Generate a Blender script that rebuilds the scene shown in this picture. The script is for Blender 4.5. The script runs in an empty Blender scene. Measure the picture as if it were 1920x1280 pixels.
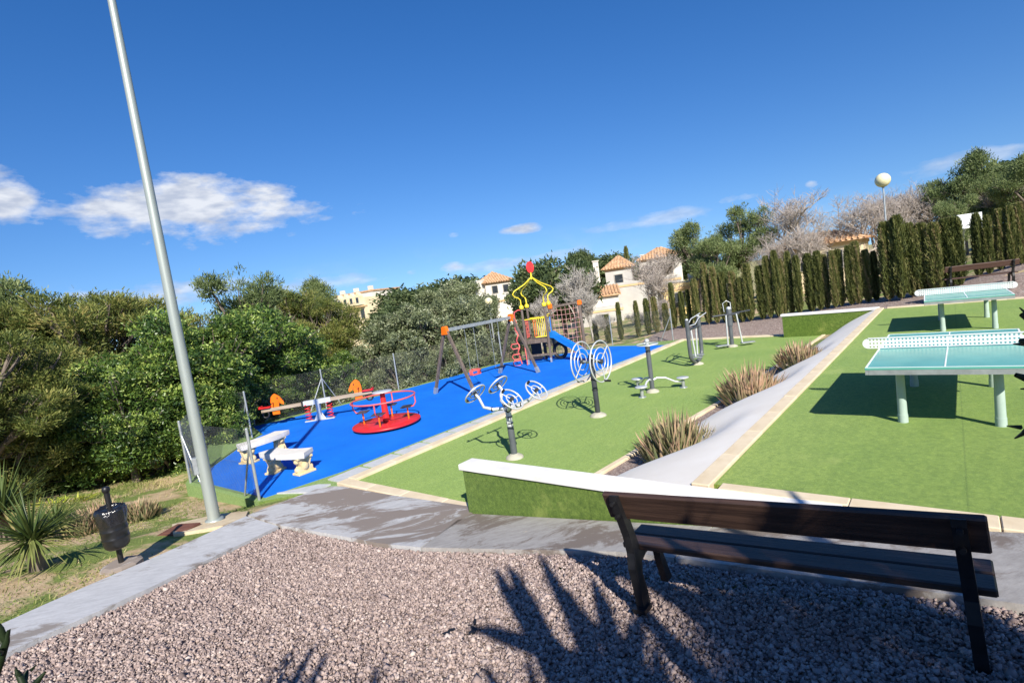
import bpy, math, random
import numpy as np
PI = math.pi
sc = bpy.context.scene
col = sc.collection

# ------------------------------------------------------------------ camera, sky, sun, exposure
PITCH, ROLL, GRID, ZC, FPX = math.radians(5.17), math.radians(8.02), math.radians(40.0), 3.1, 1000.0
def _axes():
    f = np.array([0, math.cos(PITCH), -math.sin(PITCH)]); r0 = np.array([1., 0, 0]); u0 = np.cross(r0, f)
    r = math.cos(ROLL)*r0 - math.sin(ROLL)*u0; u = math.cos(ROLL)*u0 + math.sin(ROLL)*r0
    c, s = math.cos(GRID), math.sin(GRID)
    t = lambda v: np.array([c*v[0]-s*v[1], s*v[0]+c*v[1], v[2]])
    return t(r), t(u), t(f)
CR, CU, CF = _axes()
CAM = np.array([0, 0, ZC])
import mathutils
cd = bpy.data.cameras.new('camera'); cam = bpy.data.objects.new('camera', cd); col.objects.link(cam)
cd.sensor_width = 36; cd.lens = 36*FPX/1920; cd.clip_start = .05; cd.clip_end = 9000
M = mathutils.Matrix(((CR[0], CU[0], -CF[0], 0), (CR[1], CU[1], -CF[1], 0), (CR[2], CU[2], -CF[2], ZC), (0, 0, 0, 1)))
cam.matrix_world = M
sc.camera = cam

SUN = np.array([.79, -.68, .76]); SUN /= np.linalg.norm(SUN)
SUN_EL = math.asin(SUN[2]); SUN_AZ = math.atan2(SUN[0], SUN[1])
sd = bpy.data.lights.new('sun', 'SUN'); sd.energy = 5.0; sd.angle = math.radians(.53); sd.color = (1, .94, .84)
so = bpy.data.objects.new('sun', sd); col.objects.link(so)
so.rotation_euler = mathutils.Vector(SUN).to_track_quat('Z', 'Y').to_euler(); so.location = (20, -20, 30)

def ray(px, py): return CF + ((px-960)/FPX)*CR - ((py-640)/FPX)*CU
def at_dist(px, py, D):
    d = ray(px, py); return CAM + d*(D/math.hypot(d[0], d[1]))
def at_z(px, py, z):
    d = ray(px, py); return CAM + d*((z-ZC)/d[2])

w = bpy.data.worlds.new('World'); sc.world = w; w.use_nodes = True
nt = w.node_tree; N = nt.nodes; Lk = nt.links; N.clear()
def wn(t, **k):
    n = N.new(t)
    for a, b in k.items(): setattr(n, a, b)
    return n
def wmath(op, a, b=None, c=None, clamp=False):
    n = wn('ShaderNodeMath', operation=op, use_clamp=clamp)
    for i, v in enumerate((a, b, c)):
        if v is None: continue
        if isinstance(v, (int, float)): n.inputs[i].default_value = v
        else: Lk.new(v, n.inputs[i])
    return n.outputs[0]
out = wn('ShaderNodeOutputWorld'); bg = wn('ShaderNodeBackground'); bg.inputs['Strength'].default_value = .092
sky = wn('ShaderNodeTexSky', sky_type='NISHITA', sun_disc=False)
sky.sun_elevation = SUN_EL; sky.sun_rotation = SUN_AZ; sky.altitude = 250; sky.air_density = 1.0; sky.dust_density = .25; sky.ozone_density = 3.0
hs = wn('ShaderNodeHueSaturation'); hs.inputs['Saturation'].default_value = 1.33; hs.inputs['Value'].default_value = 1.0; hs.inputs['Hue'].default_value = .511
Lk.new(sky.outputs[0], hs.inputs['Color'])
tc = wn('ShaderNodeTexCoord'); DIR = tc.outputs['Generated']
# clear dry winter air: the sky keeps its blue low down, so it is looked up a little above the true elevation
mpS = wn('ShaderNodeMapping'); mpS.inputs['Scale'].default_value = (1, 1, .82); mpS.inputs['Location'].default_value = (0, 0, .10); Lk.new(DIR, mpS.inputs[0])
nmS = wn('ShaderNodeVectorMath', operation='NORMALIZE'); Lk.new(mpS.outputs[0], nmS.inputs[0]); Lk.new(nmS.outputs[0], sky.inputs['Vector'])
def wdot(v):
    n = wn('ShaderNodeVectorMath', operation='DOT_PRODUCT'); Lk.new(DIR, n.inputs[0]); n.inputs[1].default_value = tuple(v); return n.outputs['Value']
nz = wn('ShaderNodeTexNoise'); nz.inputs['Scale'].default_value = 9; nz.inputs['Detail'].default_value = 9; nz.inputs['Roughness'].default_value = .62
mp = wn('ShaderNodeMapping'); mp.inputs['Scale'].default_value = (1, 1, 2.6); Lk.new(DIR, mp.inputs[0]); Lk.new(mp.outputs[0], nz.inputs['Vector'])
nz2 = wn('ShaderNodeTexNoise'); nz2.inputs['Scale'].default_value = 26; nz2.inputs['Detail'].default_value = 6
mp2 = wn('ShaderNodeMapping'); mp2.inputs['Scale'].default_value = (1, 1, 3.0); Lk.new(DIR, mp2.inputs[0]); Lk.new(mp2.outputs[0], nz2.inputs['Vector'])
total = None
# fair weather clouds: direction, angular half sizes, density
CLOUDS = [((385, 392), .165, .043, 1.0), ((270, 400), .060, .026, .8), ((0, 372), .038, .034, 1.0), ((585, 412), .042, .012, .8), ((552, 440), .024, .008, .7),
          ((970, 432), .036, .010, .9), ((105, 398), .030, .009, .65), ((132, 416), .020, .009, .5), ((1378, 372), .034, .008, .6), ((1523, 345), .010, .007, .7),
          ((850, 500), .030, .010, .7), ((772, 510), .018, .008, .8), ((1230, 410), .120, .012, .42), ((1050, 478), .060, .012, .5), ((640, 528), .100, .012, .5), ((1790, 305), .11, .012, .4),
          ((300, 550), .16, .025, .8), ((852, 440), .012, .006, .5), ((930, 495), .10, .012, .4)]
for (px, py), a, b, dens in CLOUDS:
    c = ray(px, py); c = c/np.linalg.norm(c)
    ax = np.cross(c, (0, 0, 1)); ax /= np.linalg.norm(ax); ay = np.cross(ax, c)
    u = wmath('MULTIPLY', wdot(ax), 1/a); v = wmath('MULTIPLY', wdot(ay), 1/b)
    front = wmath('GREATER_THAN', wdot(c), .5)
    r2 = wmath('ADD', wmath('MULTIPLY', u, u), wmath('MULTIPLY', v, v))
    m = wmath('SUBTRACT', 1.75 if a > .16 else 1.2, r2)
    m = wmath('ADD', m, wmath('MULTIPLY', wmath('SUBTRACT', nz.outputs['Fac'], .535), 6.0))
    m = wmath('MULTIPLY', m, .75, clamp=True)
    m = wmath('MULTIPLY', wmath('MULTIPLY', m, dens), front)
    total = m if total is None else wmath('MAXIMUM', total, m)
# thin haze cirrus all around, low above the horizon
zz = wdot((0, 0, 1))
ci = wmath('MULTIPLY', wmath('SUBTRACT', nz.outputs['Fac'], .50), 2.0, clamp=True)
band = wmath('SUBTRACT', 1.0, wmath('MULTIPLY', wmath('ABSOLUTE', zz), 9.0), clamp=True)
total = wmath('MAXIMUM', total, wmath('MULTIPLY', ci, wmath('MULTIPLY', band, .8)))
total = wmath('MINIMUM', total, .93)
cr = wn('ShaderNodeValToRGB'); cr.color_ramp.elements[0].position = .36; cr.color_ramp.elements[0].color = (3.9, 4.3, 5.2, 1); cr.color_ramp.elements[1].position = .62; cr.color_ramp.elements[1].color = (6.2, 6.4, 6.8, 1)
Lk.new(nz2.outputs['Fac'], cr.inputs[0])
mx = wn('ShaderNodeMix', data_type='RGBA'); Lk.new(total, mx.inputs['Factor']); Lk.new(hs.outputs[0], mx.inputs[6]); Lk.new(cr.outputs[0], mx.inputs[7])
Lk.new(mx.outputs[2], bg.inputs['Color']); Lk.new(bg.outputs[0], out.inputs['Surface'])

vs = sc.view_settings; vs.view_transform = 'Standard'; vs.look = 'None'; vs.exposure = 0.62; vs.gamma = 1.0; vs.use_curve_mapping = False

# ------------------------------------------------------------------ helpers
def nrm(v): return v/np.linalg.norm(v)
class MB:
    """collects simple shapes, build() links them as ONE mesh object"""
    def __init__(s): s.v = []; s.f = []; s.sm = []
    def add(s, vs, fs, smooth=False):
        o = len(s.v); s.v += [tuple(map(float, p)) for p in vs]; s.f += [tuple(i+o for i in f) for f in fs]; s.sm += [smooth]*len(fs); return s
    def box(s, c, d, rz=0, bevel=0.0, tilt=None):
        x, y, z = d[0]/2, d[1]/2, d[2]/2; b = min(bevel, .45*min(d))
        if b > 0:
            prof = [(-x, -y+b), (-x+b, -y), (x-b, -y), (x, -y+b), (x, y-b), (x-b, y), (-x+b, y), (-x, y-b)]
            ins = [(-x+b, -y+b*1.4), (-x+b*1.4, -y+b), (x-b*1.4, -y+b), (x-b, -y+b*1.4), (x-b, y-b*1.4), (x-b*1.4, y-b), (-x+b*1.4, y-b), (-x+b, y-b*1.4)]
            P = [(a[0], a[1], -z) for a in ins]+[(a[0], a[1], -z+b) for a in prof]+[(a[0], a[1], z-b) for a in prof]+[(a[0], a[1], z) for a in ins]
            F = [tuple(range(7, -1, -1)), tuple(range(24, 32))]
            for r in range(3):
                for i in range(8): j = (i+1) % 8; F.append((r*8+i, r*8+j, r*8+8+j, r*8+8+i))
        else:
            P = [(-x, -y, -z), (x, -y, -z), (x, y, -z), (-x, y, -z), (-x, -y, z), (x, -y, z), (x, y, z), (-x, y, z)]
            F = [(3, 2, 1, 0), (4, 5, 6, 7), (0, 1, 5, 4), (1, 2, 6, 5), (2, 3, 7, 6), (3, 0, 4, 7)]
        P = np.array(P)
        if tilt is not None: P = P @ np.array(mathutils.Euler(tilt).to_matrix()).T
        ca, sa = math.cos(rz), math.sin(rz)
        P = np.stack([P[:, 0]*ca-P[:, 1]*sa+c[0], P[:, 0]*sa+P[:, 1]*ca+c[1], P[:, 2]+c[2]], 1)
        return s.add(P, F)
    def bar(s, p, q, wd, th, up=(0, 0, 1)):
        p, q = np.array(p, float), np.array(q, float); d = nrm(q-p); a = np.cross(d, up)
        if np.linalg.norm(a) < 1e-4: a = np.cross(d, (1, 0, 0))
        a = nrm(a); b = np.cross(a, d); P = []
        for e in (p, q):
            for i, j in ((-1, -1), (1, -1), (1, 1), (-1, 1)): P.append(e+a*wd/2*i+b*th/2*j)
        return s.add(P, [(0, 1, 2, 3), (7, 6, 5, 4), (0, 4, 5, 1), (1, 5, 6, 2), (2, 6, 7, 3), (3, 7, 4, 0)])
    def tube(s, pts, r, n=8, cap=True, closed=False):
        pts = [np.array(p, float) for p in pts]; k = len(pts); rs = r if isinstance(r, (list, tuple)) else [r]*k
        P = []; prev = None
        for i, p in enumerate(pts):
            if closed: d = pts[(i+1) % k]-pts[i-1]
            else: d = pts[min(i+1, k-1)]-pts[max(i-1, 0)]
            d = nrm(d)
            if prev is None:
                a = np.cross(d, (0, 0, 1))
                if np.linalg.norm(a) < .05: a = np.cross(d, (1, 0, 0))
            else: a = prev-d*np.dot(prev, d)
            a = nrm(a); prev = a; b = np.cross(d, a)
            for j in range(n):
                t = 2*PI*j/n; P.append(p+(a*math.cos(t)+b*math.sin(t))*rs[i])
        F = []
        for i in range(k if closed else k-1):
            i2 = (i+1) % k
            for j in range(n):
                j2 = (j+1) % n; F.append((i*n+j, i*n+j2, i2*n+j2, i2*n+j))
        s.add(P, F, True)
        if cap and not closed: s.add([P[j] for j in range(n)], [tuple(range(n-1, -1, -1))]); s.add(P[-n:], [tuple(range(n))])
        return s
    def ring(s, c, R, r, nv=(0, 0, 1), n=28, m=6, a0=0, a1=2*PI):
        nv = nrm(np.array(nv, float)); a = np.cross(nv, (0, 0, 1))
        if np.linalg.norm(a) < .05: a = np.array([1., 0, 0])
        a = nrm(a); b = np.cross(nv, a); full = abs(a1-a0-2*PI) < 1e-6
        k = n if full else n+1
        return s.tube([np.array(c)+R*(a*math.cos(a0+(a1-a0)*i/n)+b*math.sin(a0+(a1-a0)*i/n)) for i in range(k)], r, m, closed=full)
    def lathe(s, c, prof, n=20, smooth=True):
        P = []
        for r, z in prof:
            for j in range(n): P.append((c[0]+r*math.cos(2*PI*j/n), c[1]+r*math.sin(2*PI*j/n), c[2]+z))
        F = [(i*n+j, i*n+(j+1) % n, (i+1)*n+(j+1) % n, (i+1)*n+j) for i in range(len(prof)-1) for j in range(n)]
        s.add(P, F, smooth)
        s.add(P[:n], [tuple(range(n-1, -1, -1))]); s.add(P[-n:], [tuple(range(n))]); return s
    def ball(s, c, r, n=14, m=9):
        rr = r if isinstance(r, (tuple, list)) else (r, r, r)
        P = []
        for i in range(m+1):
            t = PI*i/m
            for j in range(n): P.append((c[0]+rr[0]*math.sin(t)*math.cos(2*PI*j/n), c[1]+rr[1]*math.sin(t)*math.sin(2*PI*j/n), c[2]-rr[2]*math.cos(t)))
        return s.add(P, [(i*n+j, i*n+(j+1) % n, (i+1)*n+(j+1) % n, (i+1)*n+j) for i in range(m) for j in range(n)], True)
    def prism(s, poly, z0, z1):
        """poly in xy, extruded in z (z0 may be list per vertex)"""
        k = len(poly); za = z0 if isinstance(z0, list) else [z0]*k; zb = z1 if isinstance(z1, list) else [z1]*k
        P = [(p[0], p[1], za[i]) for i, p in enumerate(poly)]+[(p[0], p[1], zb[i]) for i, p in enumerate(poly)]
        F = [tuple(range(k-1, -1, -1)), tuple(range(k, 2*k))]+[(i, (i+1) % k, k+(i+1) % k, k+i) for i in range(k)]
        return s.add(P, F)
    def plate(s, poly, o, ax, ay, th):
        """polygon in the plane o + u*ax + v*ay extruded by th along the normal"""
        o, ax, ay = np.array(o, float), np.array(ax, float), np.array(ay, float); nv = nrm(np.cross(ax, ay))*th/2
        k = len(poly); P = [o+ax*u+ay*v-nv for u, v in poly]+[o+ax*u+ay*v+nv for u, v in poly]
        return s.add(P, [tuple(range(k-1, -1, -1)), tuple(range(k, 2*k))]+[(i, (i+1) % k, k+(i+1) % k, k+i) for i in range(k)])
    def mesh(s, name):
        me = bpy.data.meshes.new(name); me.from_pydata(s.v, [], s.f); me.polygons.foreach_set('use_smooth', s.sm); me.update(); return me
    def build(s, name, m, parent=None, loc=None):
        return link(name, s.mesh(name), m, parent, loc)
def link(name, me, m=None, parent=None, loc=None, rz=None, scale=None):
    o = bpy.data.objects.new(name, me); col.objects.link(o)
    if m is not None and len(me.materials) == 0: me.materials.append(m)
    if parent is not None: o.parent = parent
    if loc is not None: o.location = tuple(map(float, loc))
    if rz is not None: o.rotation_euler = (0, 0, rz)
    if scale is not None: o.scale = scale
    return o
def tag(o, label, cat, group=None, kind=None):
    o['label'] = label; o['category'] = cat
    if group: o['group'] = group
    if kind: o['kind'] = kind
    return o
def struct(o): o['kind'] = 'structure'; return o
def thing(name, label, cat, loc=(0, 0, 0), rz=0, group=None):
    o = bpy.data.objects.new(name, None); col.objects.link(o); o.empty_display_size = .2
    o.location = tuple(map(float, loc)); o.rotation_euler = (0, 0, rz); return tag(o, label, cat, group)
def np_mesh(name, V, F, tint=None, smooth=False):
    V = np.asarray(V, np.float32); F = np.asarray(F, np.int32); k = F.shape[1]
    me = bpy.data.meshes.new(name); me.vertices.add(len(V)); me.vertices.foreach_set('co', V.ravel())
    me.loops.add(F.size); me.loops.foreach_set('vertex_index', F.ravel())
    me.polygons.add(len(F)); me.polygons.foreach_set('loop_start', np.arange(len(F), dtype=np.int32)*k); me.polygons.foreach_set('loop_total', np.full(len(F), k, np.int32))
    if smooth: me.polygons.foreach_set('use_smooth', np.ones(len(F), bool))
    me.update(calc_edges=True)
    if tint is not None:
        a = me.attributes.new('tint', 'FLOAT', 'FACE'); a.data.foreach_set('value', np.asarray(tint, np.float32))
    return me

# ------------------------------------------------------------------ materials
def newmat(name):
    m = bpy.data.materials.new(name); m.use_nodes = True; return m, m.node_tree, m.node_tree.nodes['Principled BSDF']
def ramp(nt, stops):
    r = nt.nodes.new('ShaderNodeValToRGB'); e = r.color_ramp.elements
    while len(e) < len(stops): e.new(.5)
    for k, (p, c) in enumerate(stops): e[k].position = p; e[k].color = (*c, 1)
    return r
def noise(nt, scale, detail=4, rough=.55, coord=None, dist=0, stretch=None):
    n = nt.nodes.new('ShaderNodeTexNoise'); n.inputs['Scale'].default_value = scale; n.inputs['Detail'].default_value = detail; n.inputs['Roughness'].default_value = rough; n.inputs['Distortion'].default_value = dist
    if coord is None: coord = nt.nodes.new('ShaderNodeTexCoord').outputs['Object']
    if stretch:
        mp = nt.nodes.new('ShaderNodeMapping'); mp.inputs['Scale'].default_value = stretch; nt.links.new(coord, mp.inputs[0]); coord = mp.outputs[0]
    nt.links.new(coord, n.inputs['Vector']); return n
def bump(nt, b, h, strength=.3, dist=.01):
    n = nt.nodes.new('ShaderNodeBump'); n.inputs['Strength'].default_value = strength; n.inputs['Distance'].default_value = dist
    nt.links.new(h, n.inputs['Height']); nt.links.new(n.outputs[0], b.inputs['Normal'])
def mixc(nt, f, a, b, mode='MIX'):
    m = nt.nodes.new('ShaderNodeMix'); m.data_type = 'RGBA'; m.blend_type = mode
    for i, v in ((0, f), (6, a), (7, b)):
        if isinstance(v, tuple): m.inputs[i].default_value = (*v, 1)
        elif isinstance(v, (int, float)): m.inputs[i].default_value = v
        else: nt.links.new(v, m.inputs[i])
    return m.outputs[2]
def M2(name, c1, c2, scale=6, rough=.6, metal=0, b=0, bscale=60, bdist=.004, stretch=None, spec=.5, detail=5):
    """two-tone worn surface: colour varies with noise, fine relief from a second noise"""
    m, nt, p = newmat(name)
    n = noise(nt, scale, detail, .6, stretch=stretch); r = ramp(nt, [(.32, c1), (.68, c2)]); nt.links.new(n.outputs['Fac'], r.inputs[0]); nt.links.new(r.outputs[0], p.inputs['Base Color'])
    p.inputs['Roughness'].default_value = rough; p.inputs['Metallic'].default_value = metal; p.inputs['Specular IOR Level'].default_value = spec
    if b: bump(nt, p, noise(nt, bscale, 5, stretch=stretch).outputs['Fac'], b, bdist)
    return m
def foliage(name, stops, trans=.35, rough=.55, spec=.3, rnd=.22):
    m, nt, p = newmat(name)
    a = nt.nodes.new('ShaderNodeAttribute'); a.attribute_name = 'tint'
    oi = nt.nodes.new('ShaderNodeObjectInfo')
    r = ramp(nt, stops)
    ad = nt.nodes.new('ShaderNodeMath'); ad.operation = 'MULTIPLY_ADD'; nt.links.new(oi.outputs['Random'], ad.inputs[0]); ad.inputs[1].default_value = rnd; nt.links.new(a.outputs['Fac'], ad.inputs[2])
    sb = nt.nodes.new('ShaderNodeMath'); sb.operation = 'SUBTRACT'; nt.links.new(ad.outputs[0], sb.inputs[0]); sb.inputs[1].default_value = rnd/2
    nt.links.new(sb.outputs[0], r.inputs[0]); nt.links.new(r.outputs[0], p.inputs['Base Color'])
    p.inputs['Roughness'].default_value = rough; p.inputs['Specular IOR Level'].default_value = spec
    t = nt.nodes.new('ShaderNodeBsdfTranslucent'); nt.links.new(r.outputs[0], t.inputs['Color'])
    mx = nt.nodes.new('ShaderNodeMixShader'); mx.inputs[0].default_value = trans
    o = nt.nodes['Material Output']; nt.links.new(p.outputs[0], mx.inputs[1]); nt.links.new(t.outputs[0], mx.inputs[2]); nt.links.new(mx.outputs[0], o.inputs['Surface'])
    return m
MT = {}
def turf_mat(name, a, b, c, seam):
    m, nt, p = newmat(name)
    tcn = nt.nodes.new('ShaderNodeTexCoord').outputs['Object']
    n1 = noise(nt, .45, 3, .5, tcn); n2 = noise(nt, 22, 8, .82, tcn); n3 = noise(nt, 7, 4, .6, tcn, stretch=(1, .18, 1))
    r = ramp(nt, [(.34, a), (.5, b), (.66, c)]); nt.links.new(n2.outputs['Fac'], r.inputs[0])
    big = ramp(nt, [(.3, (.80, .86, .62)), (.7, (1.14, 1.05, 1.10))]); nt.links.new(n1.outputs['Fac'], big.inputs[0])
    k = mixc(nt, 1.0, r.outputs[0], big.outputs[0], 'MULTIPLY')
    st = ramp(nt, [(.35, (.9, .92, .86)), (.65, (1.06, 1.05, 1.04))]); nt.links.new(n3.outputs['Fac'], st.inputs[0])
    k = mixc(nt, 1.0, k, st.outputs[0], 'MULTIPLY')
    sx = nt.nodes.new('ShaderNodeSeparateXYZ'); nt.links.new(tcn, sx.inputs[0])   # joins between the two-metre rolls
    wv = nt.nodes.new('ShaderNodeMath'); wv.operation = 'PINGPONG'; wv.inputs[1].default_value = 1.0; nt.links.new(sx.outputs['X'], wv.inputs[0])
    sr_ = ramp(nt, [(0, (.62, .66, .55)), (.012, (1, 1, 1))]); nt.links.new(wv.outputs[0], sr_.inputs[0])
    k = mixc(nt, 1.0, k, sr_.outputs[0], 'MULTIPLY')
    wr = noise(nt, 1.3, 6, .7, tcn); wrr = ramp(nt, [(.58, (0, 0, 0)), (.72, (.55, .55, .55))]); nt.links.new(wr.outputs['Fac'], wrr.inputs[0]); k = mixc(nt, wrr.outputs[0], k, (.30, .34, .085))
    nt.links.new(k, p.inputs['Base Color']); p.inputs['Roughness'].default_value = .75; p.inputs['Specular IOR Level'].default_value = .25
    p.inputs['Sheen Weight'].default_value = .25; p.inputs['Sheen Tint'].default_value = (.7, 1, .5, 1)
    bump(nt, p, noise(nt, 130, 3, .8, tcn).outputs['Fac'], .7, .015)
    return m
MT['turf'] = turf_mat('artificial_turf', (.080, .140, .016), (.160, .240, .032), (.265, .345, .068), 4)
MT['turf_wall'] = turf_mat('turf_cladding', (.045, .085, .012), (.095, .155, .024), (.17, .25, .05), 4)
MT['turf_old'] = turf_mat('worn_turf', (.07, .13, .03), (.13, .20, .05), (.19, .26, .09), 4)
def blue_mat():
    m, nt, p = newmat('blue_rubber'); tcn = nt.nodes.new('ShaderNodeTexCoord').outputs['Object']
    n = noise(nt, .8, 9, .72, tcn); r = ramp(nt, [(.3, (.003, .13, .60)), (.7, (.008, .19, .78))]); nt.links.new(n.outputs['Fac'], r.inputs[0])
    g = noise(nt, 160, 2, .7, tcn); r2 = ramp(nt, [(.3, (.82, .84, .86)), (.7, (1.1, 1.08, 1.05))]); nt.links.new(g.outputs['Fac'], r2.inputs[0])
    nt.links.new(mixc(nt, 1, r.outputs[0], r2.outputs[0], 'MULTIPLY'), p.inputs['Base Color']); p.inputs['Roughness'].default_value = .8; p.inputs['Specular IOR Level'].default_value = .2
    bump(nt, p, g.outputs['Fac'], .3, .006); return m
MT['blue'] = blue_mat()
def concrete_mat(name, pale, dark, stain, amount=.5, rot=0.5):
    """broom-finished concrete with brown water stains"""
    m, nt, p = newmat(name); tcn = nt.nodes.new('ShaderNodeTexCoord').outputs['Object']
    mp = nt.nodes.new('ShaderNodeMapping'); mp.inputs['Rotation'].default_value = (0, 0, rot); nt.links.new(tcn, mp.inputs[0])
    n1 = noise(nt, 1.3, 10, .72, mp.outputs[0], .5, stretch=(1, .55, 1)); n2 = noise(nt, 9, 9, .78, mp.outputs[0], 0, stretch=(1.6, .6, 1)); n3 = noise(nt, 3.5, 7, .75, mp.outputs[0], .5)
    r = ramp(nt, [(.35, dark), (.65, pale)]); nt.links.new(n2.outputs['Fac'], r.inputs[0])
    ms = ramp(nt, [(amount-.03, (1, 1, 1)), (amount+.025, (0, 0, 0))]); nt.links.new(n1.outputs['Fac'], ms.inputs[0])
    k = mixc(nt, ms.outputs[0], r.outputs[0], stain)
    chip = ramp(nt, [(.66, (0, 0, 0)), (.70, (1, 1, 1))]); nt.links.new(n3.outputs['Fac'], chip.inputs[0])
    k = mixc(nt, chip.outputs[0], k, (.52, .44, .34))
    nt.links.new(k, p.inputs['Base Color']); p.inputs['Roughness'].default_value = .85; p.inputs['Specular IOR Level'].default_value = .25
    bump(nt, p, noise(nt, 60, 6, .7, mp.outputs[0], stretch=(1.6, .3, 1)).outputs['Fac'], .35, .006); return m
MT['concrete'] = concrete_mat('stained_concrete', (.56, .555, .54), (.40, .395, .39), (.25, .21, .18), .53)
MT['concrete_strip'] = concrete_mat('grey_strip_concrete', (.56, .56, .56), (.42, .42, .42), (.27, .24, .215), .475)
MT['concrete_path'] = concrete_mat('ribbed_concrete', (.42, .40, .375), (.29, .27, .25), (.20, .165, .14), .46)
MT['slab'] = concrete_mat('grey_slab', (.52, .53, .54), (.38, .40, .41), (.27, .27, .27), .40)
MT['bank'] = M2('pale_render', (.84, .78, .675), (.92, .87, .775), 1.2, .85, b=.25, bscale=90)
MT['white_cap'] = M2('white_painted_coping', (.66, .64, .60), (.83, .82, .79), 2, .7, b=.15, bscale=70)
MT['kerb'] = M2('beige_kerb_stone', (.58, .47, .31), (.72, .62, .45), 2.5, .8, b=.35, bscale=70, bdist=.006)
MT['galv'] = M2('galvanised_steel', (.36, .385, .385), (.50, .53, .53), 8, .42, .55, b=.05)
MT['mast'] = M2('grey_mast_steel', (.30, .335, .31), (.40, .44, .41), 1.8, .45, .35, stretch=(3, 3, .3))
MT['steel'] = M2('pale_painted_steel', (.55, .57, .57), (.66, .68, .68), 10, .35, .3)
MT['dark_post'] = M2('charcoal_painted_steel', (.030, .034, .040), (.055, .06, .068), 4, .4)
MT['mid_post'] = M2('slate_painted_steel', (.075, .085, .095), (.115, .125, .135), 4, .4)
MT['black'] = M2('black_rubber', (.008, .008, .009), (.02, .02, .022), 20, .5)
MT['footing'] = M2('footing_concrete', (.33, .32, .24), (.45, .43, .34), 9, .9, b=.4)
MT['stone'] = M2('pale_cast_stone', (.60, .565, .50), (.74, .71, .65), 4, .8, b=.3, bscale=50)
MT['stone_leg'] = M2('yellow_cast_stone', (.56, .42, .20), (.72, .58, .33), 5, .85, b=.6, bscale=30, bdist=.015)
MT['orange'] = M2('orange_plastic', (.80, .13, .005), (.92, .19, .01), 5, .4)
MT['red'] = M2('red_paint', (.55, .014, .016), (.68, .03, .03), 5, .38)
MT['coral'] = M2('faded_red_paint', (.62, .085, .075), (.74, .14, .12), 4, .45)
MT['yellow'] = M2('yellow_paint', (.74, .56, .02), (.85, .68, .05), 5, .38)
MT['blue_plastic'] = M2('blue_slide_plastic', (.008, .20, .66), (.02, .27, .80), 3, .3)
MT['wood'] = M2('weathered_post_wood', (.085, .06, .045), (.185, .145, .115), 5, .8, b=.5, bscale=24, stretch=(4, 4, .3))
MT['beam_wood'] = M2('pale_beam_wood', (.26, .20, .14), (.42, .34, .25), 5, .8, b=.4, bscale=24, stretch=(.3, 4, 4))
MT['plank'] = M2('dark_stained_plank', (.030, .016, .011), (.075, .042, .028), 6, .5, b=.5, bscale=18, stretch=(.25, 6, 6), bdist=.006)
MT['plank_far'] = M2('brown_bench_plank', (.06, .030, .022), (.10, .055, .04), 6, .5, b=.4, bscale=18, stretch=(.25, 6, 6))
MT['iron'] = M2('black_cast_iron', (.006, .006, .007), (.014, .014, .015), 14, .45)
MT['table'] = M2('mint_table_surface', (.085, .33, .27), (.13, .42, .34), 1.5, .25, spec=.6)
MT['line'] = M2('white_line_paint', (.72, .74, .72), (.80, .82, .80), 6, .5)
MT['net'] = M2('white_steel_net', (.68, .71, .69), (.78, .80, .78), 6, .45)
MT['table_leg'] = M2('pale_green_leg', (.33, .43, .37), (.42, .52, .46), 4, .5)
MT['bin'] = M2('black_plastic_bin', (.008, .008, .008), (.016, .016, .017), 8, .3)
MT['bag'] = M2('black_bin_bag', (.006, .006, .007), (.014, .014, .016), 9, .18, b=.7, bscale=14, bdist=.03, spec=.8)
MT['lamp_globe'] = M2('cream_lamp_globe', (.70, .62, .34), (.80, .74, .48), 3, .35)
MT['rust'] = M2('rusty_iron', (.10, .035, .022), (.17, .07, .045), 8, .9, b=.3)
MT['sand'] = M2('sandy_concrete', (.48, .37, .23), (.62, .52, .36), 4, .95, b=.6, bscale=25, bdist=.02)
MT['wall_white'] = M2('white_render', (.56, .52, .45), (.70, .66, .58), .6, .9)
MT['wall_grey'] = M2('grey_render', (.42, .40, .37), (.52, .50, .46), .6, .9)
MT['wall_cream'] = M2('cream_render', (.66, .54, .33), (.76, .65, .44), .6, .9)
MT['wall_yellow'] = M2('yellow_render', (.72, .52, .20), (.80, .62, .30), .6, .9)
MT['trim'] = M2('ochre_trim', (.60, .40, .20), (.68, .48, .27), 1, .9)
MT['pane'] = M2('dark_window_glass', (.02, .025, .03), (.05, .06, .07), 1, .1)
MT['frame'] = M2('window_frame', (.30, .27, .23), (.40, .37, .32), 2, .6)
def tile_mat():
    m, nt, p = newmat('terracotta_tiles'); tcn = nt.nodes.new('ShaderNodeTexCoord').outputs['Object']
    n = noise(nt, 3, 5, .7, tcn); r = ramp(nt, [(.3, (.33, .17, .085)), (.5, (.50, .30, .16)), (.7, (.62, .45, .28))]); nt.links.new(n.outputs['Fac'], r.inputs[0])
    nt.links.new(r.outputs[0], p.inputs['Base Color']); p.inputs['Roughness'].default_value = .9; return m
MT['tile'] = tile_mat()
MT['bark'] = M2('grey_brown_bark', (.10, .075, .055), (.22, .18, .145), 5, .95, b=.6, bscale=15, stretch=(3, 3, .5))
MT['bare_bark'] = M2('pale_bare_branches', (.34, .285, .245), (.50, .445, .40), 2, .95)
MT['bare_white'] = M2('silvery_bare_branches', (.36, .33, .29), (.50, .47, .43), 2, .95)
MT['pine'] = foliage('pine_needles', [(0, (.055, .09, .022)), (.40, (.17, .205, .05)), (.75, (.285, .30, .08)), (1, (.40, .335, .11))], .38)
MT['pine_green'] = foliage('green_pine_needles', [(0, (.05, .08, .03)), (.5, (.18, .235, .085)), (1, (.36, .41, .18))], .38)
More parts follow.
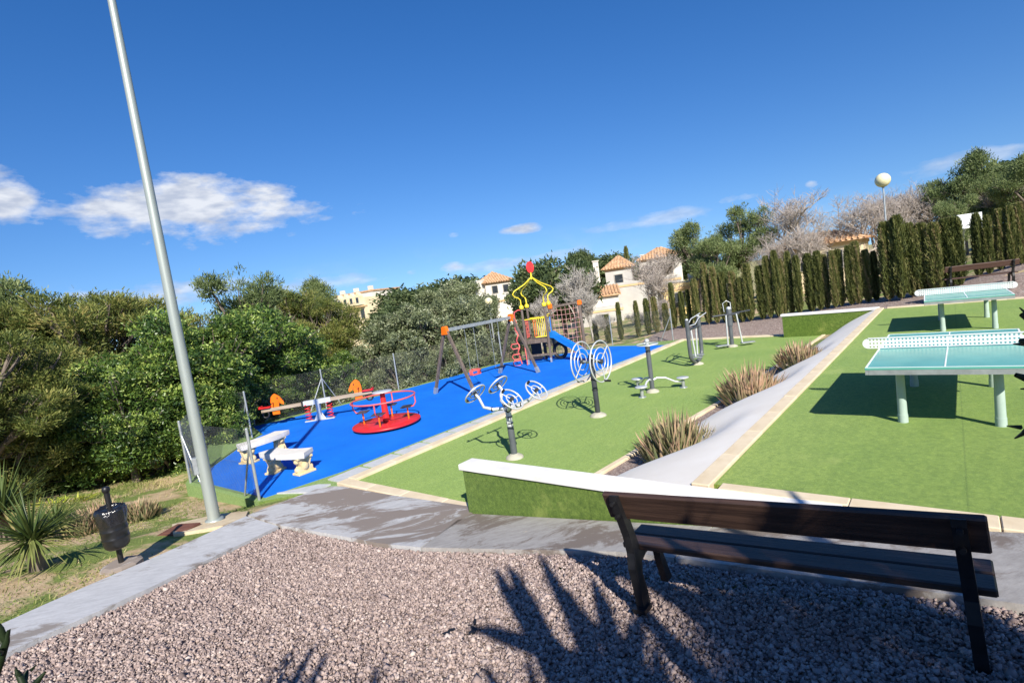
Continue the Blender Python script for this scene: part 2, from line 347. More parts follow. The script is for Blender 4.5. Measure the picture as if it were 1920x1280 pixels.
MT['carob'] = foliage('glossy_broad_leaves', [(0, (.022, .052, .014)), (.5, (.095, .175, .035)), (.8, (.27, .38, .07)), (1, (.46, .54, .14))], rough=.4, spec=.5)
MT['olive'] = foliage('grey_green_leaves', [(0, (.06, .08, .035)), (.45, (.18, .215, .10)), (.8, (.33, .37, .20)), (1, (.46, .48, .30))], rough=.45, spec=.5)
MT['cypress'] = foliage('cypress_scales', [(0, (.045, .060, .018)), (.5, (.13, .15, .040)), (.85, (.23, .23, .08)), (1, (.31, .24, .12))], trans=.25, rnd=.5)
MT['far_tree'] = foliage('dark_distant_foliage', [(0, (.035, .06, .022)), (.6, (.11, .15, .06)), (1, (.21, .25, .10))])
MT['aloe'] = foliage('reddish_aloe_leaves', [(0, (.17, .20, .09)), (.30, (.33, .31, .155)), (.55, (.48, .355, .215)), (.8, (.58, .36, .24)), (1, (.66, .50, .33))], trans=.28, rough=.5)
MT['yucca'] = foliage('yucca_blades', [(0, (.045, .075, .020)), (.5, (.11, .15, .04)), (.85, (.22, .24, .08)), (1, (.36, .30, .13))], trans=.2, rough=.4)
MT['succulent'] = foliage('yellow_green_succulent', [(0, (.16, .22, .02)), (.5, (.32, .38, .04)), (1, (.46, .46, .08))], trans=.2)
MT['cactus'] = foliage('dark_cactus_stem', [(0, (.018, .032, .010)), (1, (.045, .07, .02))], trans=.02)
MT['grass'] = foliage('short_wild_grass', [(0, (.09, .14, .03)), (.5, (.18, .24, .055)), (.85, (.40, .37, .15)), (1, (.58, .48, .26))], trans=.35)
def gravel_mat():
    m, nt, p = newmat('crushed_stone_bed'); tcn = nt.nodes.new('ShaderNodeTexCoord').outputs['Object']
    v = nt.nodes.new('ShaderNodeTexVoronoi'); v.inputs['Scale'].default_value = 42; nt.links.new(tcn, v.inputs['Vector'])
    sx = nt.nodes.new('ShaderNodeSeparateColor'); nt.links.new(v.outputs['Color'], sx.inputs[0])
    r = ramp(nt, [(0, (.17, .13, .12)), (.35, (.27, .205, .18)), (.7, (.36, .28, .24)), (1, (.46, .40, .36))]); nt.links.new(sx.outputs[0], r.inputs[0])
    nt.links.new(r.outputs[0], p.inputs['Base Color']); p.inputs['Roughness'].default_value = .9; p.inputs['Specular IOR Level'].default_value = .2
    inv = nt.nodes.new('ShaderNodeMath'); inv.operation = 'SUBTRACT'; inv.inputs[0].default_value = 1; nt.links.new(v.outputs['Distance'], inv.inputs[1])
    bump(nt, p, inv.outputs[0], .9, .03); return m
MT['gravel'] = gravel_mat()
MT['stones'] = foliage('gravel_stones', [(0, (.13, .10, .095)), (.25, (.27, .205, .185)), (.5, (.37, .29, .26)), (.75, (.48, .385, .34)), (.93, (.56, .48, .435)), (1, (.68, .65, .62))], trans=0.0, rough=.85, spec=.25)
MT['wire'] = M2('weathered_wire', (.16, .17, .17), (.25, .26, .26), 8, .5, .5)
MT['rope'] = M2('faded_pink_rope', (.55, .26, .22), (.66, .38, .33), 9, .9)
def ground_mat():
    m, nt, p = newmat('dry_garden_ground'); tcn = nt.nodes.new('ShaderNodeTexCoord').outputs['Object']
    n1 = noise(nt, .9, 7, .68, tcn, .4); n2 = noise(nt, 6, 6, .7, tcn); n3 = noise(nt, 40, 4, .7, tcn)
    dirt = ramp(nt, [(.3, (.40, .28, .16)), (.7, (.62, .48, .31))]); nt.links.new(n2.outputs['Fac'], dirt.inputs[0])
    gr = ramp(nt, [(.3, (.10, .15, .035)), (.7, (.25, .30, .085))]); nt.links.new(n3.outputs['Fac'], gr.inputs[0])
    ms = ramp(nt, [(.47, (1, 1, 1)), (.54, (.05, .05, .05))]); nt.links.new(n1.outputs['Fac'], ms.inputs[0])
    nt.links.new(mixc(nt, ms.outputs[0], dirt.outputs[0], gr.outputs[0]), p.inputs['Base Color']); p.inputs['Roughness'].default_value = .95; p.inputs['Specular IOR Level'].default_value = .15
    bump(nt, p, n3.outputs['Fac'], .6, .03); return m
MT['ground'] = ground_mat()

# ------------------------------------------------------------------ terrain
def Pf(x): return np.interp(x, [-30, -10, -9, -7.5, -5.4, -2, .2, 3, 8, 14], [0, 0, 0, .03, .13, .55, .84, 1.1, 1.5, 1.9])
def Hf(x, y): return Pf(x)-.14*(y-5.1)
HB = np.array([(-60, -3.5), (-22, -1.2), (-15.5, -.36), (-14, -.28), (-10.6, .2), (-8.8, .3), (-7.3, .3), (-5.1, .44), (-3.9, .61), (-2.1, .78), (-.4, .96), (.63, 1.3), (1.6, 1.55), (5, 2.2), (20, 5), (60, 9)])
def sstep(a, b, x): t = np.clip((x-a)/(b-a), 0, 1); return t*t*(3-2*t)
def Tz(x, y):
    x = np.asarray(x, float); y = np.asarray(y, float)
    fore = Hf(x, np.clip(y, -12, 5.2))-.07 - .25*np.clip(-9.3-x, 0, 1) - .05*np.clip(-10.3-x, 0, 7)
    court = np.interp(x, [-60, -19, -17, -4.6, -2.4, 10, 20, 60], [-4.5, -.6, -.2, -.2, .3, .6, 1.6, 6])
    z = fore+(court-fore)*sstep(4.3, 5.6, y)
    hb = np.interp(x, HB[:, 0], HB[:, 1])
    z = z+(hb-z)*sstep(22.2, 25, y)
    d = np.hypot(x, y); z = z+(-9-z)*sstep(90, 420, d)*.8
    return z
def gz_at(px, py):
    d = ray(px, py)
    for tt in np.arange(1, 45, .02):
        p = CAM+d*tt
        if p[2] <= float(Tz(p[0], p[1])): return p
    return p
ax = np.concatenate([[-3000, -1500, -800, -400, -220, -140, -100, -75, -60, -50, -42, -36, -32], np.arange(-30, 12.01, .45), [13, 15, 18, 22, 28, 36, 48, 65, 90, 140, 240, 500, 1200, 3000]])
ay = np.concatenate([[-3000, -1200, -500, -200, -90, -45, -25, -16, -12, -9], np.arange(-8, 30.01, .45), [32, 35, 39, 44, 50, 58, 68, 80, 100, 130, 180, 260, 420, 800, 1500, 3000]])
gx, gy = np.meshgrid(ax, ay); gz = Tz(gx, gy)
nx, ny = len(ax), len(ay); idx = np.arange(nx*ny).reshape(ny, nx)
F = np.stack([idx[:-1, :-1], idx[:-1, 1:], idx[1:, 1:], idx[1:, :-1]], -1).reshape(-1, 4)
struct(link('ground', np_mesh('ground', np.stack([gx, gy, gz], -1).reshape(-1, 3), F, smooth=True), MT['ground']))

# flat sheets and kerbs ---------------------------------------------------------
def sheet(name, poly, z, m, thick=.12):
    k = MB(); k.prism(poly, z-thick, z); return struct(k.build(name, m))
BLUE = [(-9.99, 4.22), (-9.74, 5.7), (-9.72, 12), (-9.74, 17), (-9.52, 21.35), (-12.4, 21.8), (-15.98, 17.92), (-16.4, 13.34), (-16.85, 10.27), (-17.3, 8.3), (-17.6, 7.45), (-15.9, 7.0), (-15.15, 6.07), (-13.75, 4.74), (-12.9, 4.12)]
sheet('blue_playground_surface', BLUE, 0.0, MT['blue'], .10)
sheet('turf_margin', [(-9.9, 4.05), (-8.98, 5.1), (-9.05, 12), (-9.3, 23.0), (-9.9, 22.8), (-12.6, 22.2), (-16.5, 18.1), (-16.9, 13.3), (-17.3, 10.2), (-18.0, 7.2), (-17.75, 6.3), (-13.05, 3.92)], -.012, MT['turf_old'], .30)
# sloping worn turf wedge beside the entrance
k = MB(); k.prism([(-13.2, 4.15), (-13.85, 4.78), (-15.25, 6.1), (-15.95, 6.95), (-17.55, 7.3), (-17.6, 6.45)], -.15, [.02, .02, .02, .02, .25, .30]); struct(k.build('turf_wedge', MT['turf_old']))
TL = [(-8.82, 5.42), (-9.1, 22.4), (-3.75, 22.1), (-4.15, 12.9), (-4.62, 7.2), (-4.75, 5.2)]
sheet('lower_turf', [TL[0], TL[5], TL[4], TL[3], TL[2], TL[1]], 0.006, MT['turf'], .12)
sheet('upper_turf', [(-2.02, 5.33), (14, 5.33), (14, 21.55), (-1.83, 21.55)], .84, MT['turf'], .2)
rng = random.Random(5)
def kerb_line(parent, p, q, wd, z0, z1, seg=1.0, m='kerb'):
    p, q = np.array(p, float), np.array(q, float); L = np.linalg.norm(q-p); n = max(1, round(L/seg)); a = math.atan2(q[1]-p[1], q[0]-p[0])
    for i in range(n):
        c = p+(q-p)*(i+.5)/n; b = MB(); b.box((0, 0, 0), (L/n-.006, wd, z1-z0), 0, .008); b.build('kerb_stone', MT[m], parent, np.array([c[0], c[1], (z0+z1)/2+rng.uniform(-.003, .003)])-np.array(parent.location)).rotation_euler = (0, 0, a+rng.uniform(-.003, .003))
kb = thing('kerb', 'beige stone kerb running round the lower turf of the exercise area', 'kerb', (-9.0, 5.3, 0))
kerb_line(kb, (-8.94, 5.4), (-9.22, 22.4), .24, -.15, .055)
kerb_line(kb, (-9.06, 5.27), (-5.32, 5.27), .24, -.2, .05)
kerb_line(kb, (-9.34, 22.53), (-3.75, 22.3), .25, -.15, .055)
kerb_line(kb, (-4.69, 5.25), (-4.56, 7.2), .11, -.15, .04); kerb_line(kb, (-4.56, 7.2), (-4.09, 12.9), .11, -.15, .04); kerb_line(kb, (-4.09, 12.9), (-3.69, 22.1), .11, -.15, .04)
kb2 = thing('kerb', 'beige stone kerb along the crest of the pale bank by the table turf', 'kerb', (-2.1, 5.2, .85))
kerb_line(kb2, (-2.12, 5.2), (-1.93, 21.7), .19, .5, .875)
kb3 = thing('kerb', 'beige kerb at the front edge of the table turf behind the near bench', 'kerb', (-.8, 5.2, .85))
kerb_line(kb3, (-.80, 5.2), (12, 5.2), .24, .3, .872)
kerb_line(kb3, (-1.93, 5.245), (-.8, 5.245), .165, .4, .868)
kb4 = thing('kerb', 'beige kerb at the back edge of the table turf before the cypress gravel', 'kerb', (-1.75, 21.7, .85))
kerb_line(kb4, (-1.75, 21.7), (12, 21.7), .24, .5, .872)
# pale concrete bank between the two lawns, concave
def dip(y): return max(math.exp(-((y-c)/.75)**2) for c in (8.05, 11.85, 14.95))
b = MB(); rows = []; nY, nU = 120, 14
for i in range(nY+1):
    y = 5.18+(21.75-5.18)*i/nY; xl = np.interp(y, [5.2, 7.2, 12.9, 22.1], [-4.40, -4.22, -3.76, -3.36]); xr = np.interp(y, [5.2, 21.7], [-2.22, -2.03])
    rows.append([(xl+(xr-xl)*u/nU, y, -.02+.87*((u/nU)**.66)-dip(y)*max(0, 1-1.25*u/nU)*(.42 if u else .05)) for u in range(nU+1)])
V = [p for r in rows for p in r]; F = [(i*(nU+1)+j, i*(nU+1)+j+1, (i+1)*(nU+1)+j+1, (i+1)*(nU+1)+j) for i in range(nY) for j in range(nU)]
b.add(V, F, True); struct(b.build('concrete_bank', MT['bank']))
b = MB()
sy = [5.25, 7.2, 12.9, 21.9]; sl = [-4.66, -4.53, -4.06, -3.66]; sr = [-4.3, -4.1, -3.66, -3.26]
b.add([(sl[i], sy[i], -.01) for i in range(4)]+[(sr[i], sy[i], -.008) for i in range(4)], [(0, 4, 5, 1), (1, 5, 6, 2), (2, 6, 7, 3)]); struct(b.build('planting_strip', MT['gravel']))
gbx = np.linspace(-11.5, 8, 40); gby = np.linspace(0, 1, 7)
GX = np.repeat(gbx[None], 7, 0); y0_ = np.interp(gbx, [-11.5, -9.4, -3.7, -1.8, 8], [23.2, 22.75, 22.45, 21.85, 21.85]); GY = y0_[None]+(26.5-y0_[None])*gby[:, None]
gi = np.arange(280).reshape(7, 40); gF = np.stack([gi[:-1, :-1], gi[:-1, 1:], gi[1:, 1:], gi[1:, :-1]], -1).reshape(-1, 4)
struct(link('gravel_bed', np_mesh('gravel_bed', np.stack([GX, GY, Tz(GX, GY)+.03], -1).reshape(-1, 3), gF), MT['gravel']))

# stepping slabs between the blue surface and the kerb
sp = struct(bpy.data.objects.new('slab_path', None)); col.objects.link(sp)
y = 4.72; i = 0
rs = random.Random(3)
while y < 21.2:
    L = .72 if i else .6; x0 = np.interp(y, [5, 13, 22], [-9.56, -9.60, -9.52]); x1 = np.interp(y, [4.7, 5.1, 13, 22], [-9.12, -9.08, -9.16, -9.32])
    m = MB(); m.prism([(x0-(.25 if i == 0 else 0), y), (x1, y+.0), (x1, y+L), (x0, y+L)] if i else [(-9.93, 4.42), (-9.2, 4.72), (-9.22, 5.12), (-9.5, 5.02)], -.05, .012+rs.uniform(0, .006)); m.build('slab', MT['slab'], sp)
    y += L+.10 if i else .55; i += 1

# foreground heightfield: gravel bed and concrete path panels
def hsheet(poly_l, poly_r, n, mN, off, th):
    """ruled strip between two polylines, following the slope, with a real edge"""
    def samp(pl, t):
        pl = np.array(pl, float); s = np.concatenate([[0], np.cumsum(np.linalg.norm(np.diff(pl, axis=0), axis=1))]); s /= s[-1]
        return np.array([np.interp(t, s, pl[:, 0]), np.interp(t, s, pl[:, 1])])
    V = []; F = []
    for i in range(n+1):
        a, c = samp(poly_l, i/n), samp(poly_r, i/n)
        for j in range(mN+1):
            p = a+(c-a)*j/mN; V.append((p[0], p[1], float(Hf(p[0], p[1]))+off))
    k = mN+1
    for i in range(n):
        for j in range(mN): F.append((i*k+j, i*k+j+1, (i+1)*k+j+1, (i+1)*k+j))
    bd = [j for j in range(k)]+[i*k+mN for i in range(1, n+1)]+[n*k+j for j in range(mN-1, -1, -1)]+[i*k for i in range(n-1, 0, -1)]
    o = len(V); V += [(V[q][0], V[q][1], V[q][2]-th) for q in bd]
    for q in range(len(bd)): r = (q+1) % len(bd); F.append((bd[q], o+q, o+r, bd[r]))
    bb = MB(); bb.add(V, F); return bb
path = struct(bpy.data.objects.new('concrete_path', None)); col.objects.link(path)
hsheet([(-5.0, -3.6), (-6.93, .39), (-7.3, .95), (-7.8, 1.95), (-8.55, 3.28)], [(-3.9, -4.0), (-6.12, .40), (-6.5, 1.3), (-7.0, 2.25), (-7.52, 3.28)], 16, 3, .012, .16).build('panel', MT['concrete_strip'], path)
hsheet([(-8.58, 3.32), (-7.55, 3.32), (-5.95, 3.46), (-4.70, 3.53)], [(-9.12, 4.75), (-9.02, 5.135), (-7.0, 5.145), (-5.34, 5.145)], 14, 6, .014, .16).build('panel', MT['concrete'], path)
hsheet([(-4.67, 3.53), (-3.24, 3.81), (-2.39, 3.98), (-1.9, 3.95)], [(-5.31, 4.84), (-4.2, 4.845), (-3.0, 4.845), (-1.9, 4.85)], 10, 5, .014, .16).build('panel', MT['concrete_path'], path)
hsheet([(-1.885, 3.95), (.3, 3.72), (3, 3.7)], [(-1.885, 4.85), (.3, 5.075), (3, 5.075)], 10, 5, .014, .16).build('panel', MT['concrete_path'], path)
hsheet([(3.015, 3.7), (9, 3.7)], [(3.015, 5.075), (9, 5.075)], 6, 4, .014, .16).build('panel', MT['concrete_path'], path)
gb = hsheet([(-3.6, -4.0), (-6.17, .43), (-6.56, 1.32), (-7.05, 2.24), (-7.6, 3.36)], [(9, -4.0), (9, .43), (9, 1.32), (9, 2.24), (9, 3.9)], 24, 30, -.045, .1)
struct(gb.build('gravel_ground', MT['gravel']))
b = hsheet([(-6.5, 3.36), (-4.9, 3.42), (-3.2, 3.7), (-1.9, 3.85), (.3, 3.65), (9, 3.6)], [(-6.5, 3.6), (-4.9, 3.7), (-3.2, 3.98), (-1.9, 4.1), (.3, 3.95), (9, 3.9)], 20, 2, -.05, .05); struct(b.build('gravel_edge', MT['gravel']))

# loose stones on the gravel (nobody could count them)
R_ = np.random.default_rng(11)
def front_y(x): return np.interp(x, [-7.6, -5.95, -4.68, -3.24, -2.39, -1.9, .3, 9], [3.31, 3.45, 3.52, 3.80, 3.97, 3.94, 3.71, 3.69])
def left_x(y): return np.interp(y, [-4, .43, 1.32, 2.24, 3.36], [-3.9, -6.12, -6.5, -7.0, -7.56])
n = 165000; X = R_.uniform(-7.6, 1.3, n); Y = R_.uniform(-.4, 4.0, n)
ok = (Y < front_y(X)-.005) & (X > left_x(Y)+.01)
dp = (X*CF[0]+Y*CF[1]); lat = X*CR[0]+Y*CR[1]; ok &= (dp > 1.3) & (np.abs(lat) < dp*1.05+.4)
X, Y = X[ok], Y[ok]; n = len(X)
octv = np.array([(1, 0, 0), (-1, 0, 0), (0, 1, 0), (0, -1, 0), (0, 0, 1), (0, 0, -1)], float); octf = np.array([(0, 2, 4), (2, 1, 4), (1, 3, 4), (3, 0, 4), (2, 0, 5), (1, 2, 5), (3, 1, 5), (0, 3, 5)])
size = R_.gamma(4, .0024, n)+.003
Vs = octv[None]*R_.uniform(.65, 1.3, (n, 6, 1))*size[:, None, None]*R_.uniform(.6, 1.2, (n, 1, 3))
a = R_.uniform(0, 6.28, n); bq = R_.uniform(-.9, .9, n); ca, sa, cb, sb = np.cos(a), np.sin(a), np.cos(bq), np.sin(bq)
x1 = Vs[..., 0]*cb[:, None]-Vs[..., 2]*sb[:, None]; z1 = Vs[..., 0]*sb[:, None]+Vs[..., 2]*cb[:, None]; y1 = Vs[..., 1]
Vs = np.stack([x1*ca[:, None]-y1*sa[:, None], x1*sa[:, None]+y1*ca[:, None], z1], -1)
Vs += np.stack([X, Y, Hf(X, Y)-.045+.004+R_.uniform(0, .016, n)], -1)[:, None]
Fs = (octf[None]+(np.arange(n)*6)[:, None, None]).reshape(-1, 3)
tint = np.repeat(np.clip(R_.normal(.48, .22, n), .1, .9), 8)
tag(link('loose_gravel', np_mesh('loose_gravel', Vs.reshape(-1, 3), Fs, tint), MT['stones']), 'pinkish grey crushed stone covering the foreground ground', 'gravel', kind='stuff')

# ------------------------------------------------------------------ low walls
def low_wall(label, x0, x1, y0, y1, zb0, zb1, ztop):
    t = thing('low_wall', label, 'wall', (x0, y0, zb0))
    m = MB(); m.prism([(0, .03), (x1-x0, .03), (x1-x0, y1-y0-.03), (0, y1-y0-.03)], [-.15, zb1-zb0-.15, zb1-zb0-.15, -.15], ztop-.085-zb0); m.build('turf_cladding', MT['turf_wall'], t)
    m = MB(); m.box(((x1-x0)/2-.02, (y1-y0)/2, ztop-.042-zb0), (x1-x0+.07, y1-y0, .085), 0, .012); m.build('coping', MT['white_cap'], t)
    return t
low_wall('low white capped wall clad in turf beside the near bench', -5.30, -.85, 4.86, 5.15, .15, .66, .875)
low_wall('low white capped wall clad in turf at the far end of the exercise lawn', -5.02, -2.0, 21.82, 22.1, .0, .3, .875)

# ------------------------------------------------------------------ street furniture at the left
mp_ = (-8.94, 2.97); t = thing('lamp_mast', 'tall tapered grey steel mast with a small hatch box', 'mast', (mp_[0], mp_[1], Hf(*mp_)-.05))
m = MB(); m.tube([(0, 0, 0), (0, 0, 3), (0, 0, 8.5)], [.088, .074, .048], 20); m.build('pole', MT['mast'], t)
m = MB(); m.box((-.04, -.10, .92), (.12, .07, .26), -.3, .01); m.build('hatch_box', MT['galv'], t)
m = MB(); m.lathe((0, 0, 0), [(.13, .0), (.13, .05), (.095, .06)], 20); m.build('base_flange', MT['mast'], t)
m = MB(); m.prism([(-9.45, 2.55), (-8.75, 2.35), (-8.45, 2.9), (-8.62, 3.3), (-9.0, 3.5), (-9.4, 3.2)], -.1, [float(Hf(-9.45, 2.5)-.06), float(Hf(-8.75, 2.4)-.02), float(Hf(-8.45, 2.9)-.01), float(Hf(-8.6, 3.3)-.01), float(Hf(-9.0, 3.5)-.03), float(Hf(-9.4, 3.2)-.06)])
struct(m.build('mast_pad', MT['sand']))
t = thing('access_cover', 'rusty square access cover in the ground beside the tall mast', 'cover', (-8.98, 2.50, Hf(-8.98, 2.5)-.035), .5)
m = MB(); m.box((0, 0, 0), (.34, .28, .03), 0, .006); m.build('lid', MT['rust'], t)
m = MB(); m.box((0, -.165, -.005), (.41, .04, .03)); m.box((0, .165, -.005), (.41, .04, .03)); m.box((-.19, 0, -.005), (.03, .29, .03)); m.box((.19, 0, -.005), (.03, .29, .03)); m.build('frame', MT['rust'], t)

bp = (-7.94, 1.55); t = thing('litter_bin', 'black litter bin with bag liner on a leaning black post', 'bin', (bp[0], bp[1], Hf(*bp)-.04), .45)
m = MB(); m.tube([(0, 0, 0), (0, 0, .98)], .03, 12); m.build('post', MT['iron'], t)
m = MB(); m.lathe((0, 0, 0), [(.032, .93), (.042, .95), (.042, .985), (.03, 1.0)], 12); m.build('post_cap', MT['iron'], t)
bo = (.11, -.085, 0); q_ = .70
m = MB(); m.lathe(bo, [(r*.87, z) for r, z in [(.05, .27), (.11, .28), (.145, .31), (.157, .36), (.157, .40), (.164, .41), (.157, .42), (.158, .50), (.165, .51), (.158, .52), (.159, .60), (.165, .61), (.159, .62), (.16, .76)]], 28); m.build('drum', MT['bin'], t)
rb = np.random.default_rng(4); b = MB(); V = []; nn = 40
for i, (r, z) in enumerate([(.206, .58), (.214, .63), (.218, .68), (.216, .74), (.205, .785), (.18, .77), (.16, .70), (.05, .62)]):
    for j in range(nn):
        q = 2*PI*j/nn; w_ = rb.normal(0, .003)+.005*math.sin(j*.95+i*.7); V.append((bo[0]+(r*q_+w_)*math.cos(q), bo[1]+(r*q_+w_)*math.sin(q), z+rb.normal(0, .003)+.010*math.sin(q*3)*(i > 2)))
b.add(V, [(i*nn+j, i*nn+(j+1) % nn, (i+1)*nn+(j+1) % nn, (i+1)*nn+j) for i in range(7) for j in range(nn)], True); b.build('bag_liner', MT['bag'], t)
for z in (.40, .66): m = MB(); m.bar((0, 0, z), (.03, -.03, z), .05, .04); m.build('bracket', MT['iron'], t)
m = MB(); m.lathe((0, 0, 0), [(.22, -.06), (.22, .03), (.17, .05)], 9, False); m.build('footing', MT['concrete'], t)

# ------------------------------------------------------------------ chain link fence
FP = [(-10.0, 4.12), (-12.98, 4.0), (-17.62, 6.30), tuple(at_z(473, 822, 0)[:2]), (-17.75, 7.6), (-17.2, 9.9), (-16.72, 12.75), (-16.55, 15.8), (-16.1, 18.3), (-12.5, 22.2), (-9.75, 22.75)]
FH = [1.33, 1.36, 1.38, 1.38, 1.38, 1.38, 1.42, 1.42, 1.42, 1.4, 1.42]
def fence(label, ids):
    t = thing('chain_link_fence', label, 'fence', (FP[ids[0]][0], FP[ids[0]][1], 0)); o = np.array([*FP[ids[0]], 0])
    for i in ids:
        b = np.array([*FP[i], -.05])-o; m = MB(); m.tube([b, b+(0, 0, FH[i]+.05)], .027, 10); m.ball(b+(0, 0, FH[i]+.05), (.029, .029, .018), 10, 5); m.build('post', MT['galv'], t)
        for j in (i-1, i+1):
            if 0 <= j < len(FP) and i in (0, 1, 2, 3, 5, 10) and j in ids:
                d = nrm(np.array(FP[j])-np.array(FP[i])); m = MB(); m.tube([b+(0, 0, FH[i]*.82), b+np.array([d[0]*.55, d[1]*.55, .05])], .018, 8); m.build('brace', MT['galv'], t)
    for i, j in zip(ids[:-1], ids[1:]):
        p = np.array([*FP[i], .02])-o; q = np.array([*FP[j], .02])-o; L = np.linalg.norm((q-p)[:2]); d = (q-p)/L; h = min(FH[i], FH[j])-.04; pt = .062
        m = MB(); k = -h
        while k < L:
            for s in (1, -1):
                u0, u1 = k, k+h
                a0, a1 = max(u0, 0), min(u1, L)
                if a1-a0 > .02:
                    za, zb = (a0-k, a1-k) if s > 0 else (h-(a0-k), h-(a1-k))
                    m.tube([p+d*a0+(0, 0, za), p+d*a1+(0, 0, zb)], .0015, 3, cap=False)
            k += pt
        for zz_ in (.01, h*.5, h): m.tube([p+(0, 0, zz_), q+(0, 0, zz_)], .002, 3, cap=False)
        m.build('mesh_panel', MT['wire'], t)
    return t
fence('galvanised chain link fence panel with braced posts beside the tall mast', [0, 1, 2, 3])
fence('galvanised chain link fence along the back of the blue playground', [4, 5, 6, 7, 8, 9, 10])

# ------------------------------------------------------------------ curved stone benches
def stone_bench(label, loc, rz, R=1.9, half=.36):
    t = thing('stone_bench', label, 'bench', loc, rz, 'curved stone benches')
    # arc slab, centre of curvature at +y
    o_, i_ = [], []
    for k in range(13):
        a = -half+2*half*k/12; o_.append((R*math.sin(a), R-R*math.cos(a)-.20)); i_.append(((R-.40)*math.sin(a), R-(R-.40)*math.cos(a)-.20))
    poly = o_+i_[::-1]; m = MB(); m.prism(poly, .39, .475); ins = [(p[0]*.985, p[1]*.985) for p in poly]; m.prism(ins, .36, .3895); m.build('seat', MT['stone'], t)
    for s in (-1, 1):
        c = (s*.43, .07); m = MB()
        m.box((c[0], c[1], .02), (.26, .40, .05), -s*.2, .01); m.box((c[0], c[1], .335), (.24, .36, .05), -s*.2, .01)
        prof = [(-.17, .045), (-.15, .11), (-.105, .17), (-.13, .25), (-.17, .31), (.17, .31), (.13, .25), (.105, .17), (.15, .11), (.17, .045)]
        ca, sa = math.cos(-s*.2), math.sin(-s*.2)
        m.plate(prof, (c[0], c[1], 0), (-sa, ca, 0), (0, 0, 1), .17)
        for e in (-1, 1):
            m.ball((c[0]+e*.075*ca, c[1]+e*.075*sa, .17), (.055, .09, .10), 10, 7); m.ball((c[0]-sa*e*.15, c[1]+ca*e*.15, .10), (.07, .05, .06), 10, 7); m.ball((c[0]-sa*e*.14, c[1]+ca*e*.14, .27), (.07, .05, .05), 10, 7)
        m.build('leg', MT['stone_leg'], t)
    return t
stone_bench('curved pale stone bench nearer the slab path with scroll legs', (-10.98, 5.18, 0), .24)
stone_bench('curved pale stone bench standing behind the other stone bench by the fence', (-13.0, 5.72, 0), 1.75)

# ------------------------------------------------------------------ seesaw
t = thing('seesaw', 'wooden seesaw with orange horse heads and two red springs', 'seesaw', (-15.45, 8.62, 0), .75)
bz = .62; L = 1.72; tl = .05
m = MB(); m.bar((-L, 0, bz-.02-tl), (L, 0, bz-.02+tl), .11, .10); m.build('beam', MT['beam_wood'], t)
m = MB(); m.bar((-.42, 0, bz-.02-.012), (.42, 0, bz-.02+.012), .14, .145); m.build('sleeve', MT['steel'], t)
m = MB(); m.bar((-.48, 0, bz-.034), (-.43, 0, bz-.033), .15, .155); m.build('stop_band', MT['black'], t)
m = MB(); m.box((0, 0, .28), (.11, .16, .5), 0, .01); m.plate([(-.16, 0), (.16, 0), (.055, .2), (-.055, .2)], (0, .08, .02), (1, 0, 0), (0, 0, 1), .012); m.plate([(-.16, 0), (.16, 0), (.055, .2), (-.055, .2)], (0, -.08, .02), (1, 0, 0), (0, 0, 1), .012); m.build('pedestal', MT['steel'], t)
m = MB(); m.box((0, 0, .018), (.92, .16, .03), 0, .006); m.build('base_plate', MT['steel'], t)
for s in (-1, 1):
    m = MB(); m.tube([(s*.34+.085*math.cos(k*.42), .085*math.sin(k*.42), .05+k*.0068) for k in range(72)], .014, 7); m.build('spring', MT['red'], t)
    zc = bz+tl*s*.75
    head = [(-.12, -.22), (.10, -.22), (.10, 0), (.12, .12), (.09, .21), (.10, .17), (.17, .10), (.26, .06), (.27, .13), (.24, .19), (.16, .33), (.07, .40), (.02, .43), (-.04, .40), (-.10, .33), (-.13, .2), (-.13, .05)]
    m = MB(); m.plate([(-s*u, v) for u, v in head][::(1 if s > 0 else -1)], (s*1.28, 0, zc+.02), (1, 0, 0), (0, 0, 1), .03); h_ = m.build('horse_head', MT['orange'], t)
    m = MB()
    for e in (-1, 1): m.lathe((0, 0, 0), [(.024, -.003), (.024, .003)], 10) if False else m.plate([(.02*math.cos(q*.7), .03*math.sin(q*.7)) for q in range(9)], (s*1.28-s*.09, e*.018, zc+.30), (1, 0, 0), (0, 0, 1), .006)
    m.build('eye', MT['black'], h_)
    m = MB(); m.tube([(s*1.33, -.2, zc+.17), (s*1.33, .2, zc+.17)], .015, 8); m.build('handle', MT['black'], t)
    m = MB(); m.box((s*1.60, 0, zc+.055), (.36, .24, .04), 0, .015); m.box((s*1.74, 0, zc+.09), (.06, .24, .05), 0, .015); m.build('seat', MT['red'], t)
    m = MB(); m.ring((s*1.62, 0, zc-.16), .10, .03, (0, 1, 0), 14, 6); m.build('bumper', MT['black'], t)

